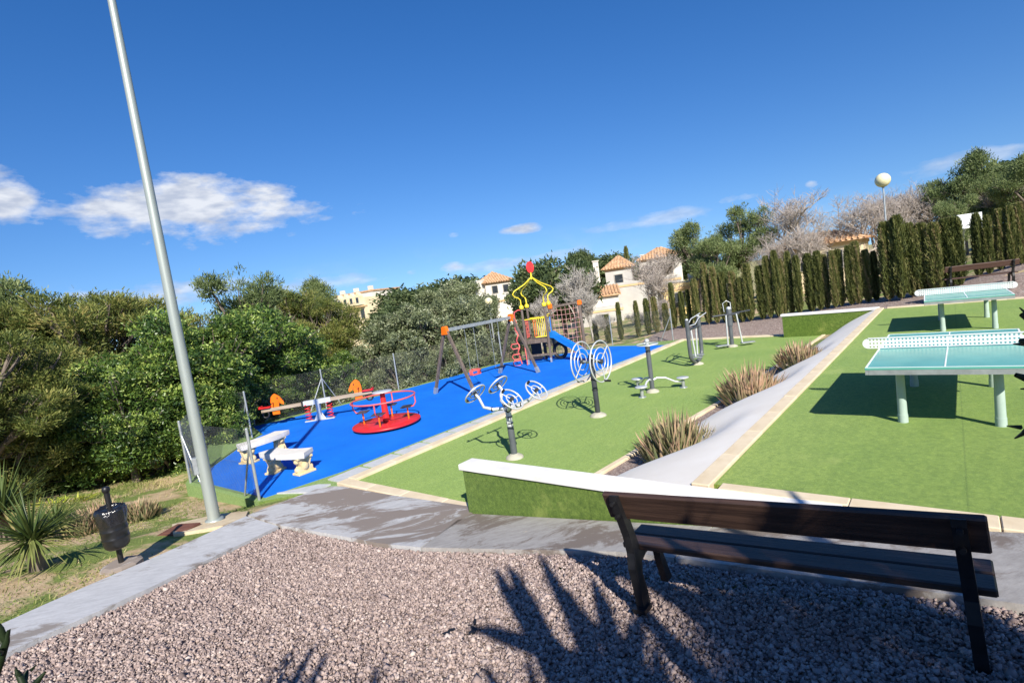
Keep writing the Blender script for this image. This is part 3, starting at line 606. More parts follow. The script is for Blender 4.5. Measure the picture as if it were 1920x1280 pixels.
# ------------------------------------------------------------------ merry-go-round
t = thing('merry_go_round', 'red spinning merry-go-round with ring rail and grey hand wheel', 'merry-go-round', (-12.05, 8.62, 0), .3)
m = MB(); m.lathe((0, 0, 0), [(.82, .05), (.90, .055), (.92, .075), (.92, .105), (.90, .12), (.4, .125)], 48); m.build('platform', MT['red'], t)
m = MB(); m.lathe((0, 0, 0), [(.5, .0), (.5, .05)], 30); m.build('underframe', MT['black'], t)
m = MB(); m.tube([(0, 0, .12), (0, 0, .92)], [.10, .065], 14); m.build('centre_post', MT['red'], t)
m = MB(); m.lathe((0, 0, 0), [(.10, .92), (.26, .93), (.275, .945), (.26, .96), (.05, .965)], 28); m.build('hand_wheel', MT['steel'], t)
m = MB(); m.ring((0, 0, .76), .86, .021, n=44, m=8); m.build('ring_rail', MT['coral'], t)
for k in range(4):
    a = k*PI/2+.35; c_, s_ = math.cos(a), math.sin(a)
    m = MB(); m.tube([(.86*c_, .86*s_, .76), (.87*c_, .87*s_, .55), (.80*c_, .80*s_, .45), (.60*c_, .60*s_, .43)], .018, 8); m.build('seat_arm', MT['coral'], t)
    m = MB(); m.tube([(.62*c_, .62*s_, .43), (.62*c_, .62*s_, .12)], .022, 8); m.build('seat_post', MT['orange'], t)
    m = MB(); m.box((.60*c_, .60*s_, .455), (.28, .34, .03), a, .01); m.build('seat', MT['dark_post'], t)

# ------------------------------------------------------------------ swing set
t = thing('swing_set', 'wooden swing set with grey top bar and orange corner caps', 'swing', (-13.1, 14.0, 0))
for y, nm in ((-1.75, 0), (1.75, 1)):
    for s in (-1, 1):
        m = MB(); m.bar((s*.90, y, .16), (s*.06, y, 2.16), .085, .085, (0, 1, 0)); m.build('leg', MT['wood'], t)
        m = MB(); m.bar((s*.96, y, .0), (s*.88, y, .22), .115, .115, (0, 1, 0)); m.build('foot_bracket', MT['galv'], t)
    m = MB(); m.plate([(-.13, -.12), (.13, -.12), (.095, .12), (.05, .155), (-.05, .155), (-.095, .12)], (0, y-.01, 2.15), (1, 0, 0), (0, 0, 1), .13); m.build('corner_cap', MT['orange'], t)
m = MB(); m.bar((0, -1.7, 2.17), (0, 1.7, 2.17), .09, .11); m.build('top_bar', MT['galv'], t)
for y in (-.62, .70):
    m = MB(); m.box((0, y, .44), (.20, .42, .035), 0, .012)
    m.build('seat', MT['coral'] if y < 0 else MT['black'], t)
    for e in (-1, 1):
        m = MB(); m.tube([(0, y+e*.21, .45), (0, y+e*.23, 2.12)], .007, 6); m.build('chain', MT['galv'], t)
    if y < 0:
        m = MB()
        for e in (-1, 1): m.box((0, y+e*.20, .52), (.16, .04, .16), 0, .01)
        m.ring((0, y, .60), .2, .02, n=20); m.build('toddler_guard', MT['coral'], t)

# ------------------------------------------------------------------ play tower
pa, pb = np.array([-14.0, 17.6]), np.array([-13.16, 17.98]); e1 = nrm(pb-pa); e2 = np.array([-e1[1], e1[0]]); SQ = .98
t = thing('play_tower', 'wooden climbing tower with yellow tube roof and blue slide', 'play tower', (pa[0], pa[1], 0), math.atan2(e1[1], e1[0]))
PZ = 1.03; CZ = 2.42
corners = [(0, 0), (SQ, 0), (SQ, SQ), (0, SQ)]; cen = np.array([SQ/2, SQ/2])
for c in corners:
    m = MB(); m.box((c[0], c[1], CZ/2+.08), (.088, .088, CZ-.16), 0, .012); m.build('post', MT['wood'], t)
    m = MB(); m.box((c[0], c[1], .10), (.075, .115, .2), 0, .005); m.build('post_shoe', MT['galv'], t)
    cp = MB(); cp.lathe((c[0], c[1], CZ-.06), [(.085, 0), (.10, .03), (.10, .10), (.07, .15), (.03, .17)], 14); cap_ = cp.build('post_cap', MT['yellow'], t)
    d = cen-np.array(c); d2 = d/np.linalg.norm(d); p0 = np.array([c[0], c[1], CZ+.08])
    out_ = -d2*.20
    m = MB(); m.tube([p0, p0+(0, 0, .24), p0+np.array([out_[0]*.5, out_[1]*.5, .34]), p0+np.array([out_[0]*1.3, out_[1]*1.3, .40]), p0+np.array([out_[0]*1.7, out_[1]*1.7, .52]), p0+np.array([out_[0]*1.2, out_[1]*1.2, .64]), p0+np.array([d[0]*.4, d[1]*.4, .86]), np.array([cen[0], cen[1], CZ+1.22])], .026, 8); m.build('roof_tube', MT['yellow'], t)
m = MB(); m.tube([(cen[0], cen[1], CZ+1.12), (cen[0], cen[1], CZ+1.42)], [.05, .025], 8); m.build('finial', MT['yellow'], t)
vd = nrm(np.array([SUN[0], SUN[1]])); wv = (0.74, -0.67, 0)
ra = math.atan2(e1[1], e1[0]); fl = (math.cos(-.66-ra), math.sin(-.66-ra), 0); fs_ = (-fl[1], fl[0], 0)
m = MB(); m.plate([(.17*math.cos(q*2*PI/16), .25*math.sin(q*2*PI/16)) for q in range(16)], (cen[0], cen[1], CZ+1.64), fs_, (0, 0, 1), .03); m.build('flag_disc', MT['red'], t)
m = MB()
for k in range(6): m.box((SQ/2, .08+k*.165, PZ-.03), (SQ-.11, .15, .05), 0, .006)
m.build('deck', MT['wood'], t)
m = MB(); m.box((SQ/2, 0, PZ-.11), (SQ-.12, .06, .12)); m.box((SQ/2, SQ, PZ-.11), (SQ-.12, .06, .12)); m.box((0, SQ/2, PZ-.11), (.06, SQ-.12, .12)); m.build('deck_frame', MT['wood'], t)
m = MB(); m.box((SQ/2, .03, .34), (SQ+.5, .09, .09), 0, .01); m.build('lower_beam', MT['wood'], t)
m = MB(); m.box((SQ*.25, SQ*.72, .52), (.45, .05, .85)); m.box((SQ*.62, SQ*.8, .45), (.12, .12, .8)); m.build('under_panel', MT['black'], t)
m = MB(); m.ring((SQ+.32, SQ*.55, .38), .30, .075, (e1[1], 1, 0), 26, 10); m.build('tyre', MT['black'], t)
# yellow barrier facing the camera: rails and single bars
m = MB(); m.tube([(.06, 0, PZ+.86), (SQ-.06, 0, PZ+.86)], .022, 8); m.tube([(.45, 0, PZ+.08), (SQ-.06, 0, PZ+.08)], .022, 8); br = m.build('barrier_rail', MT['yellow'], t)
for k in range(7):
    x = .42+k*.082; m = MB(); m.tube([(x, 0, PZ+.08), (x, 0, PZ+.86)], .014, 7); m.build('barrier_bar', MT['yellow'] if k not in (0, 1) else MT['orange'], t)
for k in range(4):
    y = .16+k*.2; m = MB(); m.tube([(0, y, PZ+.05), (0, y, PZ+.80)], .015, 7); m.build('barrier_bar', MT['coral'], t)
m = MB(); m.tube([(0, .06, PZ+.80), (0, SQ-.06, PZ+.80)], .02, 8); m.build('barrier_rail', MT['coral'], t)
m = MB(); m.tube([(.06, SQ, PZ+.85), (SQ-.06, SQ, PZ+.85)], .02, 8); m.build('barrier_rail', MT['yellow'], t)
m = MB(); m.tube([(SQ, .12, PZ+.02), (SQ, .12, PZ+.95), (SQ, SQ-.1, PZ+.95)], .022, 8); m.build('slide_gate', MT['yellow'], t)
m = MB(); m.box((SQ, SQ-.16, PZ+.45), (.03, .10, .75), 0, .01); m.build('slide_side_post', MT['blue_plastic'], t)
# slide
SL = 2.25; SA = -.62
m = MB(); wsl = .46; prof = [(0, PZ+.02), (.22, PZ), (.45, PZ-.14), (1.75, .30), (2.0, .22), (SL, .20)]
V = []
for u, z in prof:
    h = .20 if u < 1.9 else .12
    for v, dz in ((-wsl/2-.03, h), (-wsl/2, h), (-wsl/2+.02, .02), (0, 0), (wsl/2-.02, .02), (wsl/2, h), (wsl/2+.03, h), (wsl/2+.03, -.05), (-wsl/2-.03, -.05)): V.append((SQ+u*math.cos(SA), SQ*.55+u*math.sin(SA)+v, z+dz))
k9 = 9; F = [(i*k9+j, i*k9+(j+1) % k9, (i+1)*k9+(j+1) % k9, (i+1)*k9+j) for i in range(len(prof)-1) for j in range(k9)]+[tuple(range(k9)), tuple(range(len(V)-1, len(V)-1-k9, -1))]
m.add(V, F); m.build('slide', MT['blue_plastic'], t)
for u in (1.15, 2.0):
    z_ = np.interp(u, [p[0] for p in prof], [p[1] for p in prof]); m = MB(); m.tube([(SQ+u*math.cos(SA), SQ*.55+u*math.sin(SA), 0), (SQ+u*math.cos(SA), SQ*.55+u*math.sin(SA), z_-.04)], .025, 8); m.build('slide_leg', MT['galv'], t)
# red climbing pole on the left face
m = MB(); m.tube([(0, 0, CZ-.12), (-.16, -.0, CZ-.08), (-.34, 0, CZ-.16), (-.36, 0, CZ-.4)]+[(-.36+.05*math.sin(k*1.3), .05*math.cos(k*1.3), CZ-.5-k*.105) for k in range(15)]+[(-.30, 0, .05)], .028, 8); m.build('climbing_pole', MT['coral'], t)
for k, (z, s) in enumerate(((.95, -1), (.50, 1), (.22, -1))):
    m = MB(); m.tube([(-.36, 0, z), (-.36+s*.02, -.02, z-.02), (-.62, -.05, z-.02), (-.68, -.05, z-.12), (-.60, -.05, z-.24), (-.36, 0, z-.22)], .024, 7); m.build('climbing_loop', MT['coral'], t)
m = MB(); m.tube([(-.05, -.05, .98), (-.02, -.25, .85), (0, -.28, .3), (0, -.28, .02)], .022, 7); m.build('step_rail', MT['coral'], t)
# rope net frame
n0 = np.array([SQ, SQ]); nd = nrm(np.array([math.cos(.10), math.sin(.10)])); n1 = n0+nd*1.32
m = MB(); m.box((n1[0], n1[1], 1.18), (.11, .11, 2.36), 0, .012); m.build('net_post', MT['wood'], t)
m = MB(); m.bar((*(n0+nd*.06), CZ-.18), (*n1, CZ-.10), .10, .10); m.build('net_beam', MT['wood'], t)
for c in (n0+nd*.05, n1):
    m = MB(); m.box((c[0], c[1], CZ-.14), (.19, .17, .22), 0, .03); m.build('corner_cap', MT['orange'], t)
m = MB()
for k in range(7):
    p = n0+nd*(.14+k*.18); m.tube([(p[0], p[1], CZ-.2), (p[0], p[1], .10)], .008, 5)
for k in range(10): z = .2+k*.21; p, q = n0+nd*.06, n1; m.tube([(p[0], p[1], z), ((p[0]+q[0])/2, (p[1]+q[1])/2, z-.03), (q[0], q[1], z)], .008, 5)
m.build('rope_net', MT['rope'], t)

# ------------------------------------------------------------------ outdoor gym
def footing(t, r=.15): m = MB(); m.lathe((0, 0, 0), [(r*1.15, 0), (r*1.1, .03), (r*.85, .055), (r*.45, .085), (.06, .09)], 22); m.build('footing', MT['footing'], t)
# tai chi hand wheels
t = thing('hand_wheel_trainer', 'tai chi trainer with four tilted hand wheels on a dark post', 'exercise machine', (-6.55, 7.41, .006)); footing(t)
m = MB(); m.tube([(0, 0, .05), (0, 0, .62)], .063, 16); m.build('post', MT['mid_post'], t)
m = MB(); m.tube([(0, 0, .62), (0, 0, 1.02)], .056, 16); m.tube([(0, -.057, .66), (0, -.057, .98)], .015, 8); m.build('upper_post', MT['steel'], t)
m = MB()
for z in (.68, .80, .92): m = MB(); m.ring((0, 0, z), .06, .012, n=18, m=6); m.build('collar', MT['dark_post'], t)
m = MB(); m.box((0, 0, .98), (.11, .12, .14), 0, .015); m.build('clamp', MT['dark_post'], t)
W4 = [(-.44, -.36, 1.32, -1), (-.38, .24, 1.36, -1), (.46, -.38, 1.24, 1), (.52, .28, 1.25, 1)]
for x, y, z, s in W4:
    nv = nrm(np.array([s*.72, 0, .70])); c = np.array([x, y, z])
    m = MB(); m.tube([(s*.04, y*.25, .98), (s*.18, y*.55, .985), (s*.32, y*.85, 1.05), tuple(c-nv*.12), tuple(c-nv*.01)], [.035, .033, .028, .026, .026], 10); m.build('arm', MT['steel'], t)
    m = MB(); m.ring(tuple(np.array([s*.20, y*.6, .99])), .036, .012, (s*.8, y, .1), 14, 6); m.build('arm_collar', MT['black'], t)
    g = MB(); g.ring(c, .225, .015, nv, 34, 8); wh = g.build('wheel', MT['steel'], t)
    g = MB(); g.ring(c, .11, .011, nv, 24, 7); g.build('inner_ring', MT['steel'], wh)
    a_ = nrm(np.cross(nv, (0, 1, 0))); b_ = np.cross(nv, a_); g = MB()
    for k in range(3): q = k*2*PI/3+.6*s; dd = a_*math.cos(q)+b_*math.sin(q); g.tube([c, c+dd*.225], .011, 7)
    g.build('spoke', MT['steel'], wh)
    q = .4; dd = a_*math.cos(q)+b_*math.sin(q); g = MB(); g.tube([c+dd*.205, c+dd*.205+nv*.07], .024, 10); g.build('knob', MT['black'], wh)
    g = MB(); g.tube([c-nv*.03, c+nv*.03], .04, 12); g.build('hub', MT['dark_post'], wh)
# shoulder wheels
t = thing('shoulder_wheel_trainer', 'shoulder trainer with two large white ringed wheels on a dark post', 'exercise machine', (-6.47, 10.42, .006)); footing(t, .17)
m = MB(); m.tube([(0, 0, .05), (0, 0, 1.42)], .062, 16); m.ball((0, 0, 1.42), (.062, .062, .04), 14, 6); m.build('post', MT['dark_post'], t)
m = MB(); m.ring((0, 0, .62), .063, .012, n=18); m.ring((0, 0, .86), .063, .012, n=18); m.build('collar', MT['black'], t)
m = MB(); m.tube([(-.27, 0, 1.28), (.27, 0, 1.28)], .03, 12); m.build('axle', MT['galv'], t)
for s in (-1, 1):
    c = np.array([s*.25, 0, 1.28])
    g = MB(); g.ring(c, .47, .017, (1, 0, 0), 44, 8); wh = g.build('wheel', MT['steel'], t)
    g = MB(); g.ring(c, .32, .013, (1, 0, 0), 36, 7); g.build('middle_ring', MT['steel'], wh)
    g = MB(); g.ring(c, .19, .012, (1, 0, 0), 28, 7); g.build('inner_ring', MT['steel'], wh)
    for k in range(3): q = k*2*PI/3+.2+s*.5; g = MB(); g.tube([c, c+np.array([0, math.cos(q)*.47, math.sin(q)*.47])], .014, 7); g.build('spoke', MT['steel'], wh)
    g = MB(); g.tube([c-(.04, 0, 0), c+(.04, 0, 0)], .055, 14); g.build('hub', MT['dark_post'], wh)
    g = MB(); q = -PI/2+s*.1; hp = c+np.array([0, math.cos(q)*.46, math.sin(q)*.46]); g.tube([hp, hp+(s*.16, 0, 0)], .025, 10); g.build('handle', MT['black'], wh)
# waist twister
t = thing('waist_twister', 'waist twister with three low foot discs round a dark post', 'exercise machine', (-6.22, 12.84, .006)); footing(t)
m = MB(); m.tube([(0, 0, .05), (0, 0, 1.27)], .060, 16); m.build('post', MT['mid_post'], t)
m = MB(); m.ring((0, 0, 1.08), .061, .010, n=18); m.ring((0, 0, 1.18), .061, .010, n=18); m.build('collar', MT['black'], t)
m = MB(); m.ball((0, 0, 1.36), .062, 14, 8); m.tube([(0, 0, 1.26), (0, 0, 1.34)], .045, 12); m.build('cap', MT['steel'], t)
m = MB(); m.ring((0, 0, 1.27), .27, .017, n=36, m=8); hr = m.build('handle_ring', MT['steel'], t)
m = MB()
for k in range(3): q = k*2.094+.4; m.tube([(.05*math.cos(q), .05*math.sin(q), 1.25), (.27*math.cos(q), .27*math.sin(q), 1.27)], .014, 7)
m.build('spoke', MT['steel'], hr)
for (sx, sy) in ((-.62, .42), (-.02, -.58), (.62, .55)):
    m = MB(); d = np.array([sx, sy]); m.tube([(0, 0, .30), (*(d*.18), .36), (*(d*.45), .33), (*(d*.75), .19), (*(d*.98), .16)], .027, 10); m.build('arm', MT['steel'], t)
    m = MB(); m.tube([(sx, sy, .0), (sx, sy, .24)], .045, 12); m.lathe((sx, sy, 0), [(.10, 0), (.10, .012), (.05, .015)], 16); m.build('foot_stand', MT['galv'], t)
    m = MB(); m.lathe((sx, sy, .24), [(.10, .0), (.155, .012), (.16, .03), (.15, .04), (.05, .042)], 24); m.build('foot_disc', MT['steel'], t)
# air walker with U frame
t = thing('air_walker', 'air walker with a dark U-shaped frame and white swinging legs', 'exercise machine', (-6.44, 16.7, .006)); footing(t, .17)
m = MB(); ub = [(0, -.50, 1.46), (0, -.50, .60), (0, -.49, .38)]+[(0, -.48*math.cos(q), .36-.26*math.sin(q)) for q in np.linspace(.25, PI-.25, 9)]+[(0, .49, .38), (0, .50, .60), (0, .50, 1.46)]
m.tube(ub, .062, 14); m.ball((0, -.5, 1.46), (.06, .06, .05), 12, 6); m.ball((0, .5, 1.46), (.06, .06, .05), 12, 6); m.build('frame', MT['mid_post'], t)
for s in (-1, 1): m = MB(); m.ball((0, s*.5, 1.50), (.052, .052, .035), 12, 6); m.build('post_cap', MT['steel'], t)
m = MB(); m.tube([(0, -.5, 1.18), (0, .62, 1.18)], .04, 12); m.build('cross_tube', MT['dark_post'], t)
for s in (-1, 1): m = MB(); m.tube([(s*.05, -.42, 1.30), (s*.12, -.15, 1.31), (s*.12, .18, 1.46), (s*.10, .95, 1.55)], .017, 8); m.build('hand_rail', MT['steel'], t)
for y, x in ((-.24, .06), (.20, -.04)):
    m = MB(); m.tube([(0, y, 1.16), (x, y, .30)], .026, 10); m.build('swing_leg', MT['steel'], t)
    m = MB(); m.box((x, y, .27), (.40, .16, .035), 0, .008); m.build('foot_plate', MT['galv'], t)
# ski walker
t = thing('pendulum_walker', 'walker with wide dark crossbar and two hanging foot plates on a grey post', 'exercise machine', (-6.38, 20.1, .006), GRID); footing(t, .17)
m = MB(); m.tube([(0, 0, .05), (0, 0, .80)], .07, 16); m.tube([(0, 0, .78), (0, 0, 1.38)], .10, 16); m.build('post', MT['mid_post'], t)
m = MB(); m.ball((0, 0, 1.42), (.075, .075, .07), 14, 8); m.build('post_cap', MT['steel'], t)
m = MB(); m.tube([(-.62, 0, 1.20), (.32, 0, 1.21)], .035, 10); m.tube([(.2, 0, 1.22), (.82, .1, 1.24)], .028, 10); m.box((.1, -.04, 1.20), (.5, .12, .09), 0, .02); m.build('crossbar', MT['dark_post'], t)
m = MB(); m.tube([(-.13, .1, 1.3), (-.14, .14, 1.62), (0, .14, 1.70), (.14, .14, 1.62), (.13, .1, 1.3)], .013, 7); m.build('hand_loop', MT['steel'], t)
for x, e in ((-.16, -.03), (.22, .12)):
    m = MB(); m.tube([(x, -.1, 1.20), (x+e, -.1, .12)], .028, 10); m.build('swing_leg', MT['steel'], t)
    m = MB(); m.box((x+e+(-.2 if x < 0 else .2), -.1, .10), (.48, .22, .045), 0, .015); m.build('foot_plate', MT['galv'], t)

# ------------------------------------------------------------------ table tennis tables
def tt_table(label, loc, rz):
    t = thing('table_tennis_table', label, 'table', loc, rz, 'outdoor table tennis tables'); Wd, Ln, Ht = 1.525, 2.74, .76
    m = MB(); m.box((0, 0, Ht-.014), (Wd, Ln, .028), 0, .003); top = m.build('table_top', MT['table'], t)
    m = MB()
    for s in (-1, 1): m.box((s*(Wd/2-.014), 0, Ht+.0015), (.02, Ln-.01, .003)); m.box((0, s*(Ln/2-.014), Ht+.0015), (Wd-.05, .02, .003))
    m.box((0, .68, Ht+.0015), (.014, 1.32, .003)); m.box((0, -.68, Ht+.0015), (.014, 1.32, .003)); m.build('white_line', MT['line'], top)
    m = MB()
    for s in (-1, 1): m.box((s*(Wd/2-.02), 0, Ht-.058), (.034, Ln-.01, .06)); m.box((0, s*(Ln/2-.02), Ht-.058), (Wd-.078, .034, .06))
    m.build('steel_frame', MT['galv'], t)
    m = MB(); m.box((-.45, 0, Ht-.056), (.08, Ln-.09, .05)); m.box((.45, 0, Ht-.056), (.08, Ln-.09, .05)); m.build('cross_member', MT['galv'], t)
    for sx in (-1, 1):
        for sy in (-1, 1):
            m = MB(); m.tube([(sx*.45, sy*1.0, 0), (sx*.45, sy*1.0, Ht-.075)], [.052, .044], 14); m.tube([(sx*.45, sy*1.0, 0), (sx*.45, sy*1.0, .10)], .055, 14); m.build('leg', MT['table_leg'], t)
    # perforated net plate with round ends
    V, F = [], []; cw = .0415; nc = 42; rows = 3; x0 = -cw*nc/2; z0 = Ht+.006; ch = .048
    def quad(a, b, c_, d_): o = len(V); V.extend([(a[0], 0, a[1]), (b[0], 0, b[1]), (c_[0], 0, c_[1]), (d_[0], 0, d_[1])]); F.append((o, o+1, o+2, o+3))
    for i in range(nc):
        for j in range(rows):
            cx, cz = x0+(i+.5)*cw, z0+.003+(j+.5)*ch; hr_ = .0115
            oc = [(cx+hr_*1.08*math.cos(PI/8+q*PI/4), cz+hr_*1.08*math.sin(PI/8+q*PI/4)) for q in range(8)]
            l, r_, bt, tp = cx-cw/2, cx+cw/2, cz-ch/2, cz+ch/2
            ob = [(r_, cz+ch*.2), (r_, tp), (l, tp), (l, cz+ch*.2), (l, cz-ch*.2), (l, bt), (r_, bt), (r_, cz-ch*.2)]
            ob = [(r_, (cz+tp)/2), ((cx+r_)/2, tp), ((cx+l)/2, tp), (l, (cz+tp)/2), (l, (cz+bt)/2), ((cx+l)/2, bt), ((cx+r_)/2, bt), (r_, (cz+bt)/2)]
            for q in range(8): q2 = (q+1) % 8; quad(oc[q], oc[q2], ob[q2], ob[q])
            for q, cn in ((0, (r_, tp)), (2, (l, tp)), (4, (l, bt)), (6, (r_, bt))):
                o = len(V); V.extend([(ob[q][0], 0, ob[q][1]), (ob[q+1][0], 0, ob[q+1][1]), (cn[0], 0, cn[1])]); F.append((o, o+2, o+1))
    h = ch*rows; zc = z0+.003+h/2
    for s in (-1, 1):
        o = len(V); V.extend([(s*(-x0)+s*(h/2)*math.cos(q), 0, zc+(h/2)*math.sin(q)) for q in np.linspace(-PI/2, PI/2, 13)]); F.append(tuple(range(o, o+13)) if s < 0 else tuple(range(o+12, o-1, -1)))
    m = MB(); m.add(V, F); nt_ = m.build('net', MT['net'], t); md = nt_.modifiers.new('thick', 'SOLIDIFY'); md.thickness = .006; md.offset = 0
    m = MB(); m.box((0, 0, z0+h+.006), (nc*cw, .022, .012)); m.build('net_rim', MT['net'], t)
    return t
tt_table('nearer mint green table tennis table with white perforated steel net', (-.10, 8.95, .84), -.015)
tt_table('farther mint green table tennis table in front of the brown bench', (.18, 16.72, .84), .03)

# ------------------------------------------------------------------ wooden benches
def park_bench(label, loc, rz, L=1.92, lx=.86, pm='plank', tilt=0):
    t = thing('park_bench', label, 'bench', loc, rz); t.rotation_euler = (0, tilt, rz)
    for s in (-1, 1):
        x = s*lx; m = MB()
        m.plate([(-.06, 0), (.04, 0), (.035, .10), (.01, .24), (.03, .31), (.10, .335), (.33, .335), (.36, .38), (.10, .383), (.03, .43), (-.075, .81), (-.145, .83), (-.145, .79), (-.068, .52), (-.055, .40), (-.078, .30), (-.06, .15)], (x, 0, 0), (0, 1, 0), (0, 0, 1), .055)
        m.plate([(.29, .34), (.35, .34), (.35, .22), (.42, .0), (.34, .0), (.30, .18)], (x, 0, 0), (0, 1, 0), (0, 0, 1), .05)
        m.plate([(.02, .0), (.02, .0+.03), (-.09, .03), (-.09, 0)], (x, 0, 0), (0, 1, 0), (0, 0, 1), .09)
        m.build('leg', MT['iron'], t)
        for z in (.68, .78): m = MB(); m.tube([(x, -.125-(z-.6)*.28, z), (x, -.085-(z-.6)*.28, z)], .014, 8); m.build('bolt', MT['iron'], t)
    for k in range(2): m = MB(); m.box((0, .105+k*.158, .405), (L, .146, .042), 0, .008); m.build('seat_plank', MT[pm], t)
    m = MB(); m.box((0, -.066, .735), (L, .042, .195), 0, .008, tilt=(.30, 0, 0)); m.build('back_plank', MT[pm], t)
    return t
park_bench('dark brown slatted bench seen from behind in the shaded foreground gravel', (-.84, 3.03, .955), .02, tilt=-.07)
park_bench('brown wooden bench before the cypress hedge behind the far table', (.70, 23.3, 1.10), GRID*.35, 1.9, .8, 'plank_far')

# ------------------------------------------------------------------ globe lamps, backboard
def globe_lamp(label, loc, h, r=.2):
    t = thing('globe_lamp', label, 'lamp', loc, 0, 'globe lamps'); m = MB(); m.tube([(0, 0, 0), (0, 0, h-r*.9)], [.05, .035], 10); m.build('pole', MT['galv'], t)
    m = MB(); m.ball((0, 0, h), r, 20, 12); m.build('globe', MT['lamp_globe'], t); m = MB(); m.lathe((0, 0, h-r*1.08), [(.05, 0), (.07, .04), (.07, .07)], 12); m.build('collar', MT['galv'], t)
p = at_dist(1655, 338, 30); globe_lamp('tall globe lamp rising above the cypress hedge', (p[0], p[1], Tz(p[0], p[1])), p[2]-float(Tz(p[0], p[1])), .31)
p = at_dist(916, 565, 27); globe_lamp('cream globe lamp showing between trees above the swing bar', (p[0], p[1], Tz(p[0], p[1])), p[2]-float(Tz(p[0], p[1])), .20)
p = at_dist(683, 672, 25); globe_lamp('small globe lamp half hidden in leaves behind the seesaw', (p[0], p[1], Tz(p[0], p[1])), p[2]-float(Tz(p[0], p[1])), .13)
p = at_dist(1818, 414, 31); z0 = float(Tz(p[0], p[1])); t = thing('basketball_hoop', 'white basketball backboard on a post behind the hedge', 'basketball hoop', (p[0], p[1], z0), .5)
m = MB(); m.box((0, 0, p[2]-z0), (.95, .04, .62), 0, .008); m.build('backboard', MT['net'], t)
m = MB(); m.tube([(0, .5, 0), (0, .5, p[2]-z0-.5), (0, .05, p[2]-z0)], .05, 8); m.build('post', MT['galv'], t)
m = MB(); m.ring((0, -.26, p[2]-z0-.16), .22, .012, n=20); m.build('rim', MT['dark_post'], t)

# ------------------------------------------------------------------ vegetation builders
def unit(R, n):
    v = R.normal(size=(n, 3)); return v/np.linalg.norm(v, axis=1)[:, None]
def leaves(R, C, outw, size, wid, up=.35, outb=.5, bend=True):
    """one small quad per centre; the blade's long axis leans outward / up"""
    n = len(C); d = unit(R, n)+outw*outb; d[:, 2] += up; d /= np.linalg.norm(d, axis=1)[:, None]
    s = np.cross(d, unit(R, n)); s /= np.linalg.norm(s, axis=1)[:, None]
    L = size*R.uniform(.65, 1.3, n)[:, None]; W = wid*R.uniform(.7, 1.25, n)[:, None]
    V = np.stack([C-s*W*.5, C+s*W*.5, C+d*L+s*W*.28, C+d*L-s*W*.28], 1)
    return V
def crown_mesh(name, seed, lobes, nclump, nleaf, crad, size, wid, up=.35, outb=.6, shell=.5, tvar=.2):
    R = np.random.default_rng(seed); Vs = []; ts = []
    for (cx, cy, cz, rx, ry, rz) in lobes:
        c = np.array([cx, cy, cz]); r = np.array([rx, ry, rz]); u = unit(R, nclump); u[:, 2] = u[:, 2]*.9+.12
        rad = (shell+(1-shell)*R.uniform(0, 1, nclump)**.6)*R.uniform(.82, 1.12, nclump)
        P = c+u*r*rad[:, None]
        k = R.poisson(nleaf, nclump)+3; own = np.repeat(np.arange(nclump), k)
        q = P[own]+R.normal(0, 1, (len(own), 3))*crad*np.array([1, 1, .75])
        o = (q-P[own])/crad*.5+u[own]
        o /= np.linalg.norm(o, axis=1)[:, None]+1e-6
        Vs.append(leaves(R, q, o, size, wid, up, outb)); ct = R.normal(.48, tvar, nclump); ts.append(np.clip(ct[own]+R.normal(0, .14, len(own)), 0.02, .98))
    V = np.concatenate(Vs); n = len(V)
    return np_mesh(name, V.reshape(-1, 3), np.arange(n*4).reshape(-1, 4), np.concatenate(ts))
def lobes_for(seed, n, rx, rz, zc, lr=(.34, .55), flat=.8):
    R = random.Random(seed); out = [(0, 0, zc, rx*.55, rx*.55, rz*.7)]
    for i in range(n):
        a = i*2.4+R.uniform(-.4, .4); h = R.uniform(-.85, .95); rr = math.sqrt(max(.05, 1-h*h))*R.uniform(.45, .85)
        s = R.uniform(*lr)*rx; out.append((rx*rr*math.cos(a), rx*rr*math.sin(a), zc+rz*h*.8, s, s, s*flat))
    return out
def trunk_mesh(name, seed, lobes, h0, r0, lean=.12):
    R = random.Random(seed); m = MB(); top = np.array([R.uniform(-lean, lean), R.uniform(-lean, lean), h0])
    m.tube([(0, 0, -.3), (top[0]*.3, top[1]*.3, h0*.4), tuple(top)], [r0*1.2, r0, r0*.8], 9)
    for l in lobes:
        e = np.array(l[:3]); mid = (top+e)/2+np.array([R.uniform(-.2, .2), R.uniform(-.2, .2), -.1*h0*.3])
        m.tube([tuple(top-(0, 0, h0*.12)), tuple(mid), tuple(e), tuple(e+np.array([R.uniform(-.5, .5)*l[3], R.uniform(-.5, .5)*l[3], l[5]*.7]))], [r0*.6, r0*.4, r0*.22, r0*.08], 6, cap=False)
        for k in range(4):
            q = e+np.array([R.uniform(-1, 1)*l[3], R.uniform(-1, 1)*l[4], R.uniform(-.6, .9)*l[5]]); m.tube([tuple(mid+(e-mid)*R.uniform(.2, .9)), tuple((mid+q)/2+np.array([0, 0, .08])), tuple(q)], [r0*.25, r0*.16, r0*.05], 5, cap=False)
    return m.mesh(name)
SPEC = {}
def species(key, nv, fn): SPEC[key] = [fn(i) for i in range(nv)]
def mk(key, i, rx, rz, zc, nl, mat, ncl, nlf, crad, size, wid, h0, r0, lr=(.34, .55), flat=.8, up=.35, outb=.6, shell=.5, tvar=.2):
    lo = lobes_for(100*hash_(key)+i, nl, rx, rz, zc, lr, flat)
    c = crown_mesh('crown', 7*hash_(key)+i, lo, ncl, nlf, crad, size, wid, up, outb, shell, tvar); c.materials.append(MT[mat])
    tr = trunk_mesh('trunk', i, lo, h0, r0); tr.materials.append(MT['bark']); return c, tr
